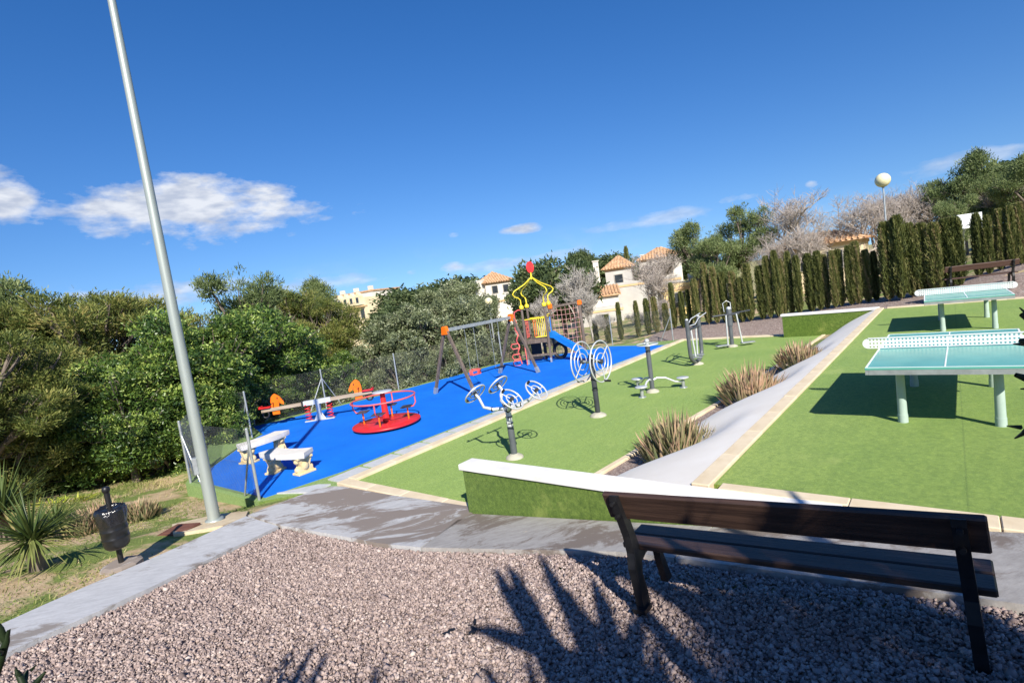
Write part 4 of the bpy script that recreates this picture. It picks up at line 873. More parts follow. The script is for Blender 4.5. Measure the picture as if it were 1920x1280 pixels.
def hash_(s): return sum(ord(c)*(i+1) for i, c in enumerate(s)) % 97
species('pine', 3, lambda i: mk('pine', i, 2.4, 2.4, 3.1, 34, 'pine', 36, 30, .10, .10, .027, 1.6, .14, (.17, .32), .62, .7, 1.1, .4, .24))
species('gpine', 2, lambda i: mk('gpine', i, 2.2, 2.5, 3.9, 17, 'pine_green', 48, 24, .13, .135, .040, 2.4, .15, (.28, .46), .6, .5, .9, .4, .2))
species('carob', 3, lambda i: mk('carob', i, 2.2, 2.0, 2.3, 32, 'carob', 36, 28, .10, .085, .042, 1.0, .13, (.18, .34), .8, .25, .6, .45, .28))
species('olive', 3, lambda i: mk('olive', i, 1.8, 1.7, 1.9, 26, 'olive', 34, 19, .10, .105, .045, .9, .10, (.18, .34), .9, .4, .6, .45, .28))
species('far', 2, lambda i: mk('far', i, 2.2, 1.7, 3.0, 11, 'far_tree', 40, 16, .22, .22, .12, 1.8, .15, (.38, .58), .7, .3, .6, .6))
species('umbrella', 1, lambda i: mk('umbrella', i, 2.6, .9, 4.6, 12, 'far_tree', 45, 18, .22, .20, .10, 3.6, .18, (.34, .5), .55, .3, .6, .6))
# leafless trees: recursive branching
def bare_mesh(name, seed, h=5.0, spread=.5, n1=7, twig=.008, thin=1.0):
    R = np.random.default_rng(seed); m = MB()
    def grow(p, d, L, r, lev):
        k = 3; pts = [p]; q = p; dd = d.copy()
        for i in range(k):
            dd = nrm(dd+R.normal(0, .13, 3)+np.array([0, 0, .05])); q = q+dd*L/k; pts.append(q)
        rs = [r*(1-.45*i/k) for i in range(k+1)]
        m.tube(pts, rs, 6 if lev < 2 else 3, cap=False)
        if lev >= 5: return
        nb = (n1 if lev == 0 else int(R.integers(3, 6)) if lev < 3 else int(R.integers(4, 6)))
        for b_ in range(nb):
            t_ = R.uniform(.45, 1.0) if lev else R.uniform(.55, 1); j = min(k-1, int(t_*k)); bp_ = pts[j]+(pts[j+1]-pts[j])*(t_*k-j)
            sd_ = unit(R, 1)[0]; sd_[2] = abs(sd_[2])*.35; nd_ = nrm(dd*.75+sd_*(spread+.15*lev)*1.2+np.array([0, 0, .12]))
            grow(bp_, nd_, L*R.uniform(.55, .80), max(twig, r*.52), lev+1)
    grow(np.array([0, 0, -.3]), np.array([0, 0, 1.]), h*.34, .02*h, 0); return m.mesh(name)
BARE = [bare_mesh('branches', s, 5.0, sp_, 6, .0055) for s, sp_ in ((1, .62), (2, .6), (3, .7))]
for b_ in BARE: b_.materials.append(MT['bare_bark'])
BAREW = bare_mesh('branches', 9, 5.0, .40, 8, .011); BAREW.materials.append(MT['bare_white'])
def trunk_only(name, h, r): m = MB(); m.tube([(0, 0, -.3), (0, 0, h)], [r*1.25, r], 9); return m.mesh(name)
BT = trunk_only('trunk', .7, .12); BT.materials.append(MT['bark'])
TR = random.Random(77)
def tree(name, label, key, i, loc, top, rz=None, wide=1.0, group=None, h_ref=None):
    """place a tree so that its crown top is at height `top`"""
    c, tr = SPEC[key][i % len(SPEC[key])]
    zt = top_of(c)
    z0 = float(Tz(loc[0], loc[1])); s = (top-z0)/zt
    t = thing(name, label, 'tree', (loc[0], loc[1], z0), TR.uniform(0, 6.28) if rz is None else rz, group); t.scale = (s*wide, s*wide, s)
    link('crown', c, None, t); link('trunk', tr, None, t); return t
HT = {}
def top_of(me):
    if me.name not in HT:
        a = np.empty(len(me.vertices)*3, np.float32); me.vertices.foreach_get('co', a); HT[me.name] = float(np.percentile(a[2::3], 99.5))
    return HT[me.name]
def bare(label, i, loc, top, wide=1.0, white=False):
    me = BAREW if white else BARE[i % 3]; zt = top_of(me); z0 = float(Tz(loc[0], loc[1])); s = (top-z0)/zt
    t = thing('bare_tree', label, 'tree', (loc[0], loc[1], z0), TR.uniform(0, 6.28)); t.scale = (s*wide, s*wide, s); link('branches', me, None, t); link('trunk', BT, None, t); return t

# ------------------------------------------------------------------ cypress hedge
def cypress_mesh(seed, H=3.0, r=.30):
    R = np.random.default_rng(seed); n = 7600; z = R.uniform(.04, 1, n)**.92*H; zz_ = z/H
    prof = r*np.clip(np.minimum(1, (zz_+.05)*4)*(1-.30*zz_)*np.clip((1.03-zz_)*9, 0, 1)**.5, .02, 1)
    a = R.uniform(0, 2*PI, n); lump = 1+.20*np.sin(a*4+.5*z+seed)+.12*np.sin(a*7-z*1.3+seed*2)+.08*np.sin(z*9+a*2)
    rad = .86*prof*lump*R.uniform(.55, 1.08, n); C = np.stack([rad*np.cos(a), rad*np.sin(a), z], 1); o = np.stack([np.cos(a), np.sin(a), np.zeros(n)], 1)
    V = leaves(R, C, o, .12, .030, 2.2, .7); cl = .5+.26*np.sin(a*4+z*3+seed)+.2*np.sin(z*5.5+a*7)
    me = np_mesh('crown', V.reshape(-1, 3), np.arange(n*4).reshape(-1, 4), np.clip(cl+R.normal(0, .16, n), 0, 1)); me.materials.append(MT['cypress'])
    return me
CY = [cypress_mesh(s) for s in range(1, 7)]
m = MB(); m.tube([(0, 0, -.2), (0, 0, 1.0), (0, 0, 2.7)], [.05, .04, .01], 7); CYT = m.mesh('trunk'); CYT.materials.append(MT['bark'])
ORD = ['first', 'second', 'third', 'fourth', 'fifth', 'sixth', 'seventh', 'eighth', 'ninth', 'tenth', 'eleventh', 'twelfth', 'thirteenth', 'fourteenth', 'fifteenth', 'sixteenth', 'seventeenth', 'eighteenth']; CNT = {}
def nth(lab):
    k = CNT.get(lab, 0); CNT[lab] = k+1; return f'{ORD[k]} from left: {lab}'
hx = [1090, 1116, 1140, 1162, 1182, 1198, 1214, 1230, 1248, 1262, 1280, 1298, 1312, 1328, 1345, 1361, 1378, 1396, 1411, 1428, 1443, 1458, 1474, 1489, 1503, 1520, 1536, 1552, 1566, 1582, 1598, 1613, 1628, 1643]
top_c = ([1090, 1116, 1140, 1160, 1182, 1200, 1230, 1250, 1265, 1300, 1330, 1360, 1400, 1440, 1490, 1520, 1560, 1600, 1625, 1645], [600, 580, 605, 556, 592, 565, 545, 560, 530, 532, 500, 518, 505, 490, 462, 478, 458, 448, 470, 458])
base_c = ([1090, 1160, 1270, 1340, 1400, 1500, 1560, 1660, 1760, 1830, 1920], [648, 640, 612, 604, 604, 590, 578, 562, 545, 520, 497])
def cypress(px, ty, wpx, label, D_y=25.2, group='cypress hedge'):
    by = np.interp(px, *base_c); d = ray(px, by); yy = D_y+TR.uniform(-.15, .15); P = CAM+d*(yy/d[1]); x = P[0]; z0 = float(Tz(x, yy))
    d2 = ray(px-6, ty); zt = ZC+d2[2]*(yy/d2[1]); h = zt-z0
    t = thing('cypress_tree', label, 'tree', (x, yy, z0-.05), TR.uniform(0, 6.28), group)
    dep = np.dot(P-CAM, CF); wm = wpx/FPX*dep; sxy = wm/.62; t.scale = (sxy, sxy, h/3.0)
    link('crown', CY[TR.randrange(6)], None, t); link('trunk', CYT, None, t)
for px in hx:
    if px == 1182: continue
    px += TR.uniform(-4, 4)
    ty = np.interp(px, *top_c)+TR.uniform(-9, 16)
    lab = nth('small cypress in the low hedge stretch by the play tower' if px < 1190 else 'slender hedge cypress behind the exercise machines' if px < 1440 else 'slender hedge cypress behind the far turf clad wall')
    cypress(px, ty, TR.uniform(14, 20) if px > 1320 else TR.uniform(10, 15), lab)
for px in (1668, 1690, 1712, 1734, 1757, 1779, 1797): cypress(px, TR.uniform(404, 420), 29, nth('tall cypress in the thick hedge block below the globe lamp'), 24.6)
for px, ty in ((1836, 400), (1856, 404), (1878, 392), (1898, 386), (1916, 380), (1936, 372), (1960, 370)): cypress(px, ty, 19, nth('dark cypress right of the basketball backboard'), 25.2)

# ------------------------------------------------------------------ trees beyond the fence
def place(name, label, key, i, px, ty, D, wide=1.0, group='trees beyond the fence', rz=None):
    p = at_dist(px, ty, D)
    if label.startswith('low ') and 'shrub' in label:      # shrubs leafy down to the ground
        h = p[2]-float(Tz(p[0], p[1])); o = tree(name, label, key, i, (p[0], p[1]), p[2]+.4*h, rz, wide*.85, group); o.location.z -= .4*h; o['category'] = 'shrub'; return o
    return tree(name, label, key, i, (p[0], p[1]), p[2], rz, wide, group)
# ochre tinged pines on the left
for px, ty, D, i, wd, lab in [(-40, 575, 26, 0, 1.15, 'ochre green pine cut by the left edge of the picture'), (60, 590, 27, 1, 1.2, 'ochre green pine with a sprig rising above it at far left'), (165, 552, 25, 2, 1.2, 'round topped ochre green pine left of the tall mast'), (262, 562, 26, 0, 1.1, 'ochre green pine just left of the tall mast'), (30, 680, 20, 1, 1.1, 'low spreading pine at left above the yuccas'), (-60, 640, 17, 2, 1.2, 'low dark pine leaning in at the left edge'),
                              (540, 545, 33, 1, 1.2, 'ochre green pine behind the carob right of the mast'), (598, 566, 32, 2, .95, 'ochre green pine in front of the pale apartment block'), (480, 560, 35, 0, 1.2, 'ochre green pine peeking over the leafy trees right of the mast')]:
    place('pine_tree', lab, 'pine', i, px, ty, D, wd)
for px, ty, D, i, key, wd, lab in [(30, 735, 18.8, 0, 'pine', 1.5, 'low bushy pine skirt behind the left yucca'), (110, 745, 19.2, 1, 'pine', 1.4, 'low pine skirt behind the dry aloe clump'), (-55, 720, 18.0, 2, 'pine', 1.4, 'low pine skirt cut by the left edge'), (225, 740, 19.0, 0, 'carob', 1.5, 'low leafy shrub behind the dry garden grass'), (290, 735, 18.2, 1, 'carob', 1.5, 'low leafy shrub left of the fence corner'), (350, 725, 18.0, 2, 'carob', 1.4, 'low leafy shrub behind the tall mast'), (170, 770, 20.0, 2, 'carob', 1.4, 'low dark shrub at the back of the garden')]:
    p = at_dist(px, ty, D); z_ = float(Tz(p[0], p[1])); h = p[2]-z_; tr_ = tree('low_shrub', lab, key, i, (p[0], p[1]), p[2]+.45*h, None, wd*.8, 'low shrubs at the back of the garden'); tr_['category'] = 'shrub'; tr_.location.z -= .45*h
for px, ty, D, i, lab in [(50, 528, 36, 0, 'thin topped pine rising behind the left pines'), (440, 518, 25, 1, 'upright dark sprigs rising above the carob right of the mast'), (565, 527, 44, 0, 'open grey green pine beside the far apartment block')]:
    place('pine_tree', lab, 'gpine', i, px, ty, D, .75)
for px, ty, D, i, wd, lab in [(340, 590, 19.5, 0, 1.15, 'bushy dark green carob behind the tall mast'), (270, 640, 18.5, 1, 1.1, 'low bushy carob left of the mast above the garden'), (450, 585, 21.5, 2, 1.15, 'leafy green carob right of the mast behind the fence'), (555, 640, 22, 0, 1.1, 'glossy green carob behind the seesaw'), (400, 690, 18.2, 1, .95, 'low green carob against the fence behind the stone benches'), (500, 690, 20.5, 2, .95, 'low green carob behind the left horse head'), (215, 700, 17.5, 0, 1.0, 'low dark carob shading the end of the garden'), (632, 662, 22.5, 1, .9, 'leafy carob behind the right horse head')]:
    place('carob_tree', lab, 'carob', i, px, ty, D, wd)
for px, ty, D, i, wd, lab in [(728, 598, 24, 0, 1.0, 'grey green shrub tree behind the merry-go-round'), (775, 575, 24, 1, 1.15, 'grey green tree left of the swing behind the fence'), (845, 562, 25, 2, 1.05, 'grey green tree behind the orange swing cap'), (900, 556, 31, 0, .8, 'grey green tree behind the swing bar'), (740, 660, 22, 2, 1.0, 'low grey green shrub against the fence behind the merry-go-round'), (830, 640, 23, 1, 1.1, 'low grey green shrub behind the swing'), (905, 640, 24.5, 0, 1.0, 'low grey green shrub behind the far swing leg'), (968, 602, 28, 1, 1.0, 'grey green tree left of the play tower'), (690, 655, 25, 2, .8, 'grey green shrub above the small globe lamp'), (590, 695, 22.2, 1, 1.2, 'low shrub behind the seesaw springs'), (785, 670, 22.4, 0, 1.2, 'low grey green shrub against the fence left of the swing'), (868, 655, 23.2, 2, 1.1, 'low grey green shrub seen through the swing'), (690, 690, 23, 1, 1.2, 'low shrub beside the small globe lamp'), (945, 640, 25.5, 2, 1.1, 'low shrub left of the play tower deck'), (1000, 640, 29, 2, 1.0, 'low shrub behind the play tower deck'), (830, 530, 62, 1, 1.2, 'distant rounded tree above the swing trees'), ]:
    place('olive_tree', lab, 'olive', i, px, ty, D, wd)
for px, ty, D, i, wd, lab in [(760, 550, 75, 0, 1.3, 'low dark tree on the skyline right of the apartments'), (800, 538, 80, 1, 1.6, 'dark tree on the skyline left of the pale villa'), (862, 522, 85, 0, 1.7, 'taller dark tree on the skyline left of the pale villa'), (745, 575, 60, 1, 1.2, 'dark tree below the apartment block'), (1010, 490, 40, 0, .9, 'leafy tree behind the red disc of the play tower'), (1045, 500, 42, 1, .9, 'leafy tree right of the red disc of the play tower'), (985, 532, 55, 0, .8, 'dark tree between the villa and the play tower'), (1225, 492, 95, 1, 1.3, 'dark round tree behind the middle villa roof'), (872, 590, 45, 1, 1.0, 'dark tree below the pale villa'), (1150, 478, 105, 0, 1.3, 'dark tree behind the tall white chimney'), (1265, 470, 90, 0, 1.2, 'dark tree beside the right villa roof'), (1900, 300, 52, 0, 1.3, 'dark tree at the right edge above the hedge')]:
    place('leafy_tree', lab, 'far', i, px, ty, D, wd)
place('umbrella_pine', 'rounded umbrella pine above the middle villa roof', 'umbrella', 0, 1086, 471, 100, .62)
for px, ty, D, i, wd, lab in [(1300, 420, 44, 0, .8, 'green pine left of the taller pine behind the hedge'), (1385, 392, 42, 1, .75, 'tall green pine behind the middle of the hedge'), (1340, 440, 38, 1, .8, 'lower green pine behind the hedge left of the bare trees'), (1800, 290, 48, 0, .80, 'tall green pine right of the globe lamp'), (1860, 320, 46, 1, .8, 'green pine above the basketball backboard'), (1925, 285, 44, 0, .9, 'dark pine cut by the right edge'), (1790, 370, 40, 1, .8, 'lower green pine behind the thick hedge block')]:
    place('pine_tree', lab, 'gpine', i, px, ty, D, wd)
for px, ty, D, i, wd, wh, lab in [(1210, 478, 44, 0, 1.15, 0, 'bare grey tree in front of the right villa'), (1480, 362, 42, 1, 1.0, 0, 'large bare tree left of the globe lamp'), (1560, 375, 44, 2, 1.1, 0, 'bare tree between the large bare tree and the globe lamp'), (1620, 368, 47, 0, 1.1, 0, 'bare tree just left of the globe lamp'), (1700, 350, 48, 1, 1.1, 0, 'bare pale tree right of the globe lamp'), (1745, 345, 50, 2, 1.0, 0, 'bare tree beside the tall green pine'), (1430, 440, 38, 2, .9, 0, 'low bare tree behind the hedge beside the green pine'), (1066, 508, 36, 0, .8, 1, 'silvery leafless tree behind the rope net'), (1100, 540, 34, 0, .8, 1, 'low silvery leafless shrub right of the rope net'), (1530, 420, 36, 0, 1.0, 0, 'lower bare tree just behind the hedge'), (1240, 500, 40, 2, 1.0, 0, 'bare tree behind the left hedge stretch'), (1000, 555, 33, 1, .8, 1, 'silvery twiggy shrub behind the play tower roof'), (1850, 350, 47, 0, 1.0, 0, 'bare tree among the right hand pines'), (1140, 588, 29, 0, 1.2, 1, 'low silvery leafless shrub between the left hedge cypresses'), (1190, 582, 30, 0, 1.3, 1, 'low silvery leafless shrub behind the waist twister'), (1235, 560, 31, 1, 1.2, 0, 'low bare shrub behind the corner fence post')]:
    p = at_dist(px, ty, D); bare(lab, i, (p[0], p[1]), p[2], wd, bool(wh))
p = at_dist(1173, 465, 98); z0 = float(Tz(p[0], p[1])); t = thing('cypress_tree', 'lone distant cypress behind the villa roofs', 'tree', (p[0], p[1], z0)); t.scale = (1.7, 1.7, (p[2]-z0)/3); link('crown', CY[1], None, t); link('trunk', CYT, None, t)

# ------------------------------------------------------------------ houses far behind
def hip_roof(m, cx, cy, w_, d_, z, h, over=.4, ridge=0.0):
    a, b = w_/2+over, d_/2+over; r = ridge/2
    P = [(cx-a, cy-b, z), (cx+a, cy-b, z), (cx+a, cy+b, z), (cx-a, cy+b, z), (cx-r-.01, cy, z+h), (cx+r+.01, cy, z+h)]
    m.add(P, [(0, 1, 5, 4), (2, 3, 4, 5), (1, 2, 5), (3, 0, 4), (3, 2, 1, 0)])
    # tile ribs down the slopes
    for s in (-1, 1):
        n = int(2*a/.33)
        for i in range(n):
            x = -a+(i+.5)*2*a/n; f = min(1, (a-abs(x))/max(.01, a-r)); m.tube([(cx+x, cy+s*b, z+.05), (cx+x+(0 if abs(x) < r else 0), cy+s*b*(1-f), z+h*f+.05)], .075, 4, cap=False)
        n = int(2*b/.33)
        for i in range(n):
            y = -b+(i+.5)*2*b/n; f = 1-abs(y)/b; m.tube([(cx+s*a, cy+y, z+.05), (cx+s*(a+(r-a)*f), cy+y, z+h*f+.05)], .075, 4, cap=False)
def window(t, x, y, z, w_, h_, face):
    m = MB(); fr = {'-y': (w_+.16, .10, h_+.16), '-x': (.10, w_+.16, h_+.16), '+x': (.10, w_+.16, h_+.16)}[face]; m.box((x, y, z), fr); f = m.build('window', MT['frame'], t)
    m = MB(); o = {'-y': (0, -.04), '-x': (-.04, 0), '+x': (.04, 0)}[face]; pn = {'-y': (w_, .06, h_), '-x': (.06, w_, h_), '+x': (.06, w_, h_)}[face]; m.box((x+o[0], y+o[1], z), pn); m.build('pane', MT['pane'], f)
def house(label, px, D, rz, blocks, chim=(), wins=(), base_drop=0):
    """blocks: (cx, cy, w, d, z_eaves_above_camera_level, roof height, wall material, roof kind)"""
    p = at_dist(px, 560, D); zb = float(Tz(p[0], p[1]))-1.0
    t = thing('villa', label, 'house', (p[0], p[1], zb), rz)
    for cx, cy, w_, d_, ze, rh, wm, kind in blocks:
        h = ze+ZC-zb; m = MB(); m.box((cx, cy, h/2), (w_, d_, h)); m.build('wall', MT[wm], t)
        m = MB(); m.box((cx, cy, h-.12), (w_+.14, d_+.14, .22)); m.build('cornice', MT['trim'], t)
        m = MB()
        if kind == 'hip': hip_roof(m, cx, cy, w_, d_, h+.01, rh, .4, max(0, w_-d_))
        elif kind == 'shed':
            m.add([(cx-w_/2-.3, cy-d_/2-.4, h+.02), (cx+w_/2+.3, cy-d_/2-.4, h+.02), (cx+w_/2+.3, cy+d_/2, h+rh), (cx-w_/2-.3, cy+d_/2, h+rh), (cx-w_/2-.3, cy-d_/2-.4, h-.12), (cx+w_/2+.3, cy-d_/2-.4, h-.12), (cx+w_/2+.3, cy+d_/2, h-.12), (cx-w_/2-.3, cy+d_/2, h-.12)], [(0, 1, 2, 3), (0, 4, 5, 1), (1, 5, 6, 2), (3, 2, 6, 7), (0, 3, 7, 4)])
            n = int((w_+.6)/.33)
            for i in range(n): x = cx-w_/2-.3+(i+.5)*(w_+.6)/n; m.tube([(x, cy-d_/2-.4, h+.07), (x, cy+d_/2, h+rh+.05)], .08, 4, cap=False)
        else: m.box((cx, cy, h+.15), (w_+.1, d_+.1, .3))
        m.build('roof', MT['tile'] if kind != 'flat' else MT[wm], t)
    for x, y, w_, z0_, z1_ in chim:
        a, b = z0_+ZC-zb, z1_+ZC-zb; m = MB(); m.box((x, y, (a+b)/2), (w_, w_, b-a)); m.box((x, y, b+.05), (w_+.15, w_+.15, .12)); m.build('chimney', MT['wall_white'], t)
    for x, y, z, w_, h_, f in wins: window(t, x, y, z+ZC-zb, w_, h_, f)
    return t
FACE = GRID  # facades square to the line of sight
house('pale villa with hipped tile roof and white chimney left of the play tower', 930, 70, GRID+.35, [(0, 0, 3.6, 3.6, 1.6, 1.4, 'wall_white', 'hip'), (-1.5, .4, 5.5, 5, -.7, .9, 'wall_white', 'flat')], [(-2.3, -1.0, .9, -.5, 2.0)], [(-.6, -1.81, .7, .7, .9, '-y'), (.9, -1.81, .7, .7, .9, '-y')])
house('white villa with tall chimney and tiled lower roof right of the play tower', 1105, 62, GRID-.15, [(-1.1, 1.0, 2.7, 2.8, .85, 1.1, 'wall_white', 'hip'), (1.7, -.6, 2.9, 3.0, -1.7, 1.0, 'wall_white', 'shed'), (.9, -2.0, 5.0, 3.0, -3.2, .5, 'wall_grey', 'flat')], [(1.2, 1.2, .62, -2.0, 2.2)], [(-.6, -.42, .1, .55, .8, '-y'), (1.2, -3.52, -4.2, 1.2, 1.0, '-y')])
house('grey rendered villa with two hipped tile roofs behind the bare tree', 1210, 66, GRID-.30, [(-2.6, 0, 3.0, 4.5, 1.1, 1.5, 'wall_grey', 'hip'), (2.2, .8, 4.6, 4.5, 1.6, 1.3, 'wall_white', 'hip'), (0, -.6, 8.5, 4, -.9, .5, 'wall_grey', 'flat')], [(.4, .5, .8, .5, 2.2)], [(-2.6, -2.27, -.2, .9, 1.1, '-y'), (1.2, -1.47, .2, .9, 1.1, '-y'), (3.0, -1.47, .2, .9, 1.1, '-y')])
house('yellow walled house glimpsed between the hedge cypresses', 1290, 47, GRID-.2, [(0, 0, 4.5, 4, -1.4, .7, 'wall_yellow', 'flat'), (2.0, .6, 3, 3, -.8, .6, 'wall_white', 'flat')], [], [(-.8, -2.02, -2.4, .9, 1.1, '-y'), (.9, -2.02, -2.4, .9, 1.1, '-y')])
house('cream house glimpsed through the hedge below the bare trees', 1545, 45, GRID-.7, [(0, 0, 5.5, 4, .3, .9, 'wall_cream', 'hip')], [], [(-1, -2.02, -.8, .9, 1.1, '-y'), (1.2, -2.02, -.8, .9, 1.1, '-y')])
# long apartment block at the left
p = at_dist(668, 560, 110); zb = float(Tz(p[0], p[1]))-1; t = thing('apartment_block', 'long pale apartment block with stepped gables among the pines', 'building', (p[0], p[1], zb), GRID-.62)
H1 = 3.2+ZC-zb
m = MB(); m.box((-4.2, 5, (H1+1.0)/2), (15, 7, H1+1.0)); m.build('wall', MT['wall_white'], t)
m = MB(); m.box((-4.2, 5, H1+1.1), (15.4, 7.4, .3)); m.build('roof', MT['tile'], t)
m = MB(); m.box((3.0, -1.0, (H1-.2)/2), (7, 5, H1-.2)); m.build('wall', MT['wall_cream'], t)
for k in range(4):
    x = .3+k*1.75; m = MB(); m.plate([(-.72, -1.5), (.72, -1.5), (.72, .1), (0, .85), (-.72, .1)], (x, -3.9, H1), (1, 0, 0), (0, 0, 1), .8); m.build('gable', MT['wall_cream'], t)
    window(t, x, -4.31, H1-.6, .6, .9, '-y')
m = MB(); m.box((3.0, -3.6, H1-1.75), (7.2, 1.0, .25)); m.build('balcony_slab', MT['trim'], t)
for k in range(4): window(t, .3+k*1.75, -3.52, H1-3.2, 1.0, 1.7, '-y')
for k in range(5): window(t, -10.5+k*2.5, 1.48, H1-.2, 1.2, 1.0, '-y')
for k in range(3): m = MB(); m.box((-9+k*4.5, 4, H1+1.7), (.8, .8, 1.0)); m.build('chimney', MT['wall_white'], t)

# ------------------------------------------------------------------ aloe clumps, yuccas, succulents
def blade(V, F, T, R, base, d, L, wd, droop, tint, seg=4, keel=.35, tipv=.25):
    """tapered leaf with a keel: three ribs, pointed tip"""
    d = nrm(d); side = np.cross(d, (0, 0, 1)); side = nrm(side) if np.linalg.norm(side) > .05 else np.array([1., 0, 0]); p = np.array(base, float); o = len(V); dd = d.copy()
    for i in range(seg+1):
        f = i/seg; w_ = wd*(1-f)**.8*(.75+.5*min(1, f*3)*(1-f)); nrm_ = np.cross(side, dd)
        V += [p-side*w_/2, p+nrm_*w_*keel*-1, p+side*w_/2]; dd = nrm(dd+np.array([0, 0, -droop/seg])); p = p+dd*L/seg
    for i in range(seg):
        a = o+i*3
        for (q, r_) in ((0, 1), (1, 2)): F.append((a+q, a+r_, a+3+r_, a+3+q)); T.append(tint+R.normal(0, .04)+tipv*(i/seg-.3))
def aloe_clump(seed, rad=.5, h=.52, n=380):
    R = np.random.default_rng(seed); V, F, T = [], [], []
    for k in range(n):
        rr = rad*math.sqrt(R.uniform(0, 1)); a = R.uniform(0, 6.28); b = (rr*math.cos(a), rr*math.sin(a), R.uniform(-.05, .05)+.28*h*(1-(rr/rad)**2))
        out = .15+.75*(rr/rad)**1.5; d = np.array([math.cos(a)*out+R.normal(0, .25), math.sin(a)*out+R.normal(0, .25), 1.0]); L = h*R.uniform(.5, 1.0)*(1.15-.45*rr/rad)
        blade(V, F, T, R, b, d, L, R.uniform(.048, .08), R.uniform(-.25, .15), float(np.clip(R.normal(.36, .2), .02, .8)), 4, .4, .55)
    me = np_mesh('leaves', np.array(V), np.array(F), np.clip(T, 0, 1)); me.materials.append(MT['aloe']); return me
AL = [aloe_clump(s) for s in (21, 22, 23)]
def clump(name, label, cat, me, loc, sc_, rz, group=None):
    t = link(name, me, None, None, loc, rz, sc_ if isinstance(sc_, tuple) else (sc_,)*3); return tag(t, label, cat, group)
clump('aloe_clump', 'nearest reddish aloe clump at the foot of the pale bank', 'plant', AL[0], (-3.60, 8.05, .10), (1.02, 1.15, 1.25), .4, 'aloes on the bank')
clump('aloe_clump', 'middle reddish aloe clump on the pale bank', 'plant', AL[1], (-3.45, 11.85, .12), (1.02, 1.2, 1.35), 2.0, 'aloes on the bank')
clump('aloe_clump', 'farthest reddish aloe clump on the pale bank', 'plant', AL[2], (-3.10, 14.95, .22), (1.05, 1.35, 1.15), 3.4, 'aloes on the bank')
for px, py, s, i, lab in [(128, 890, (1.15, 1.1, .85), 0, 'dry reddish aloe clump before the dark bushes at left'), (190, 985, (.85, .85, .75), 1, 'reddish aloe clump just behind the litter bin'), (262, 972, (.62, .7, .62), 2, 'small reddish aloe clump right of the litter bin'), (150, 1000, (.6, .6, .6), 1, 'small aloe clump between the yucca and the litter bin')]:
    p = gz_at(px, py); clump('aloe_clump', lab, 'plant', AL[i], p, s, i*1.3+px, 'aloes in the garden')
def yucca_mesh(seed, n=150, L=.62):
    R = np.random.default_rng(seed); V, F, T = [], [], []
    for k in range(n):
        el = math.asin(R.uniform(-.35, .98)); a = k*2.399+R.uniform(-.2, .2); d = np.array([math.cos(a)*math.cos(el), math.sin(a)*math.cos(el), math.sin(el)])
        blade(V, F, T, R, d*.05+np.array([0, 0, .30+.10*k/n]), d, L*R.uniform(.75, 1.08), R.uniform(.030, .042), .25 if el > .3 else .55, float(np.clip(.30+.5*(el < .25)+R.normal(0, .16), .05, .95)), 4, .25)
    me = np_mesh('leaves', np.array(V), np.array(F), np.clip(T, 0, 1)); me.materials.append(MT['yucca']); return me
YU = [yucca_mesh(5), yucca_mesh(6)]
m = MB(); m.tube([(0, 0, -.1), (0, 0, .36)], [.09, .07], 9); YT = m.mesh('stem'); YT.materials.append(MT['bark'])
for px, py, s, i, lab in [(72, 1068, 1.12, 0, 'spiky yucca rosette nearest the concrete strip'), (18, 1012, 1.45, 1, 'tall spiky yucca at the left edge behind the nearest one'), (112, 1012, .8, 1, 'small yucca between the two larger ones')]:
    p = gz_at(px, py); t = thing('yucca', lab, 'plant', p, i+.5, 'yuccas in the garden'); t.scale = (s, s, s); link('leaves', YU[i], None, t); link('stem', YT, None, t)
# yellow green trailing succulent: arched pads
p = gz_at(105, 945); R = np.random.default_rng(8); V, F, T = [], [], []
for k in range(150):
    a = R.uniform(0, 6.28); rr = math.sqrt(R.uniform(0, 1)); b = (1.0*rr*math.cos(a), .38*rr*math.sin(a), 0); d = np.array([math.cos(a)*.9+R.normal(0, .4), math.sin(a)*.9+R.normal(0, .4), .8]); blade(V, F, T, R, b, d, R.uniform(.14, .30), .06, .5, R.uniform(.2, .9), 3)
me = np_mesh('leaves', np.array(V), np.array(F), np.clip(T, 0, 1)); me.materials.append(MT['succulent']); clump('succulent_patch', 'yellow green low succulent patch behind the litter bin', 'plant', me, p, .8, .9)
# wild grass in the garden
R = np.random.default_rng(15); n = 44000; X = R.uniform(-19, -7.2, n); Y = R.uniform(-1.5, 6.4, n)
edge = np.interp(Y, [-1.5, .39, .95, 1.95, 3.28, 4.0, 6.4], [-6.2, -7.1, -7.45, -7.95, -8.7, -9.4, -13.6]); edge = np.where(Y > 3.9, np.minimum(edge, np.interp(Y, [3.9, 4.0, 6.4], [-13.1, -13.3, -18.2])), edge)
den = np.sin(X*1.7+Y*.9)+np.sin(Y*2.3-X*.6+1)+np.sin(X*4.1+Y*3.7)*.6; ok = (X < edge) & (den+R.normal(0, .7, n) > -.1) & ~((np.hypot(X+8.98, Y-2.75) < .6))
X, Y = X[ok], Y[ok]; n = len(X); C = np.stack([X, Y, Tz(X, Y)-.01], 1); tall = np.where((X < -13.0) & (Y < 4.5), R.uniform(1, 2.6, n), 1.0)[:, None]
d = unit(R, n)*np.array([1, 1, .3]); d[:, 2] = np.abs(d[:, 2])+.55; d /= np.linalg.norm(d, axis=1)[:, None]; s = np.cross(d, unit(R, n)); s /= np.linalg.norm(s, axis=1)[:, None]
Lg = R.uniform(.025, .07, n)[:, None]*tall; V = np.stack([C-s*.007, C+s*.007, C+d*Lg+s*.003, C+d*Lg-s*.003], 1)
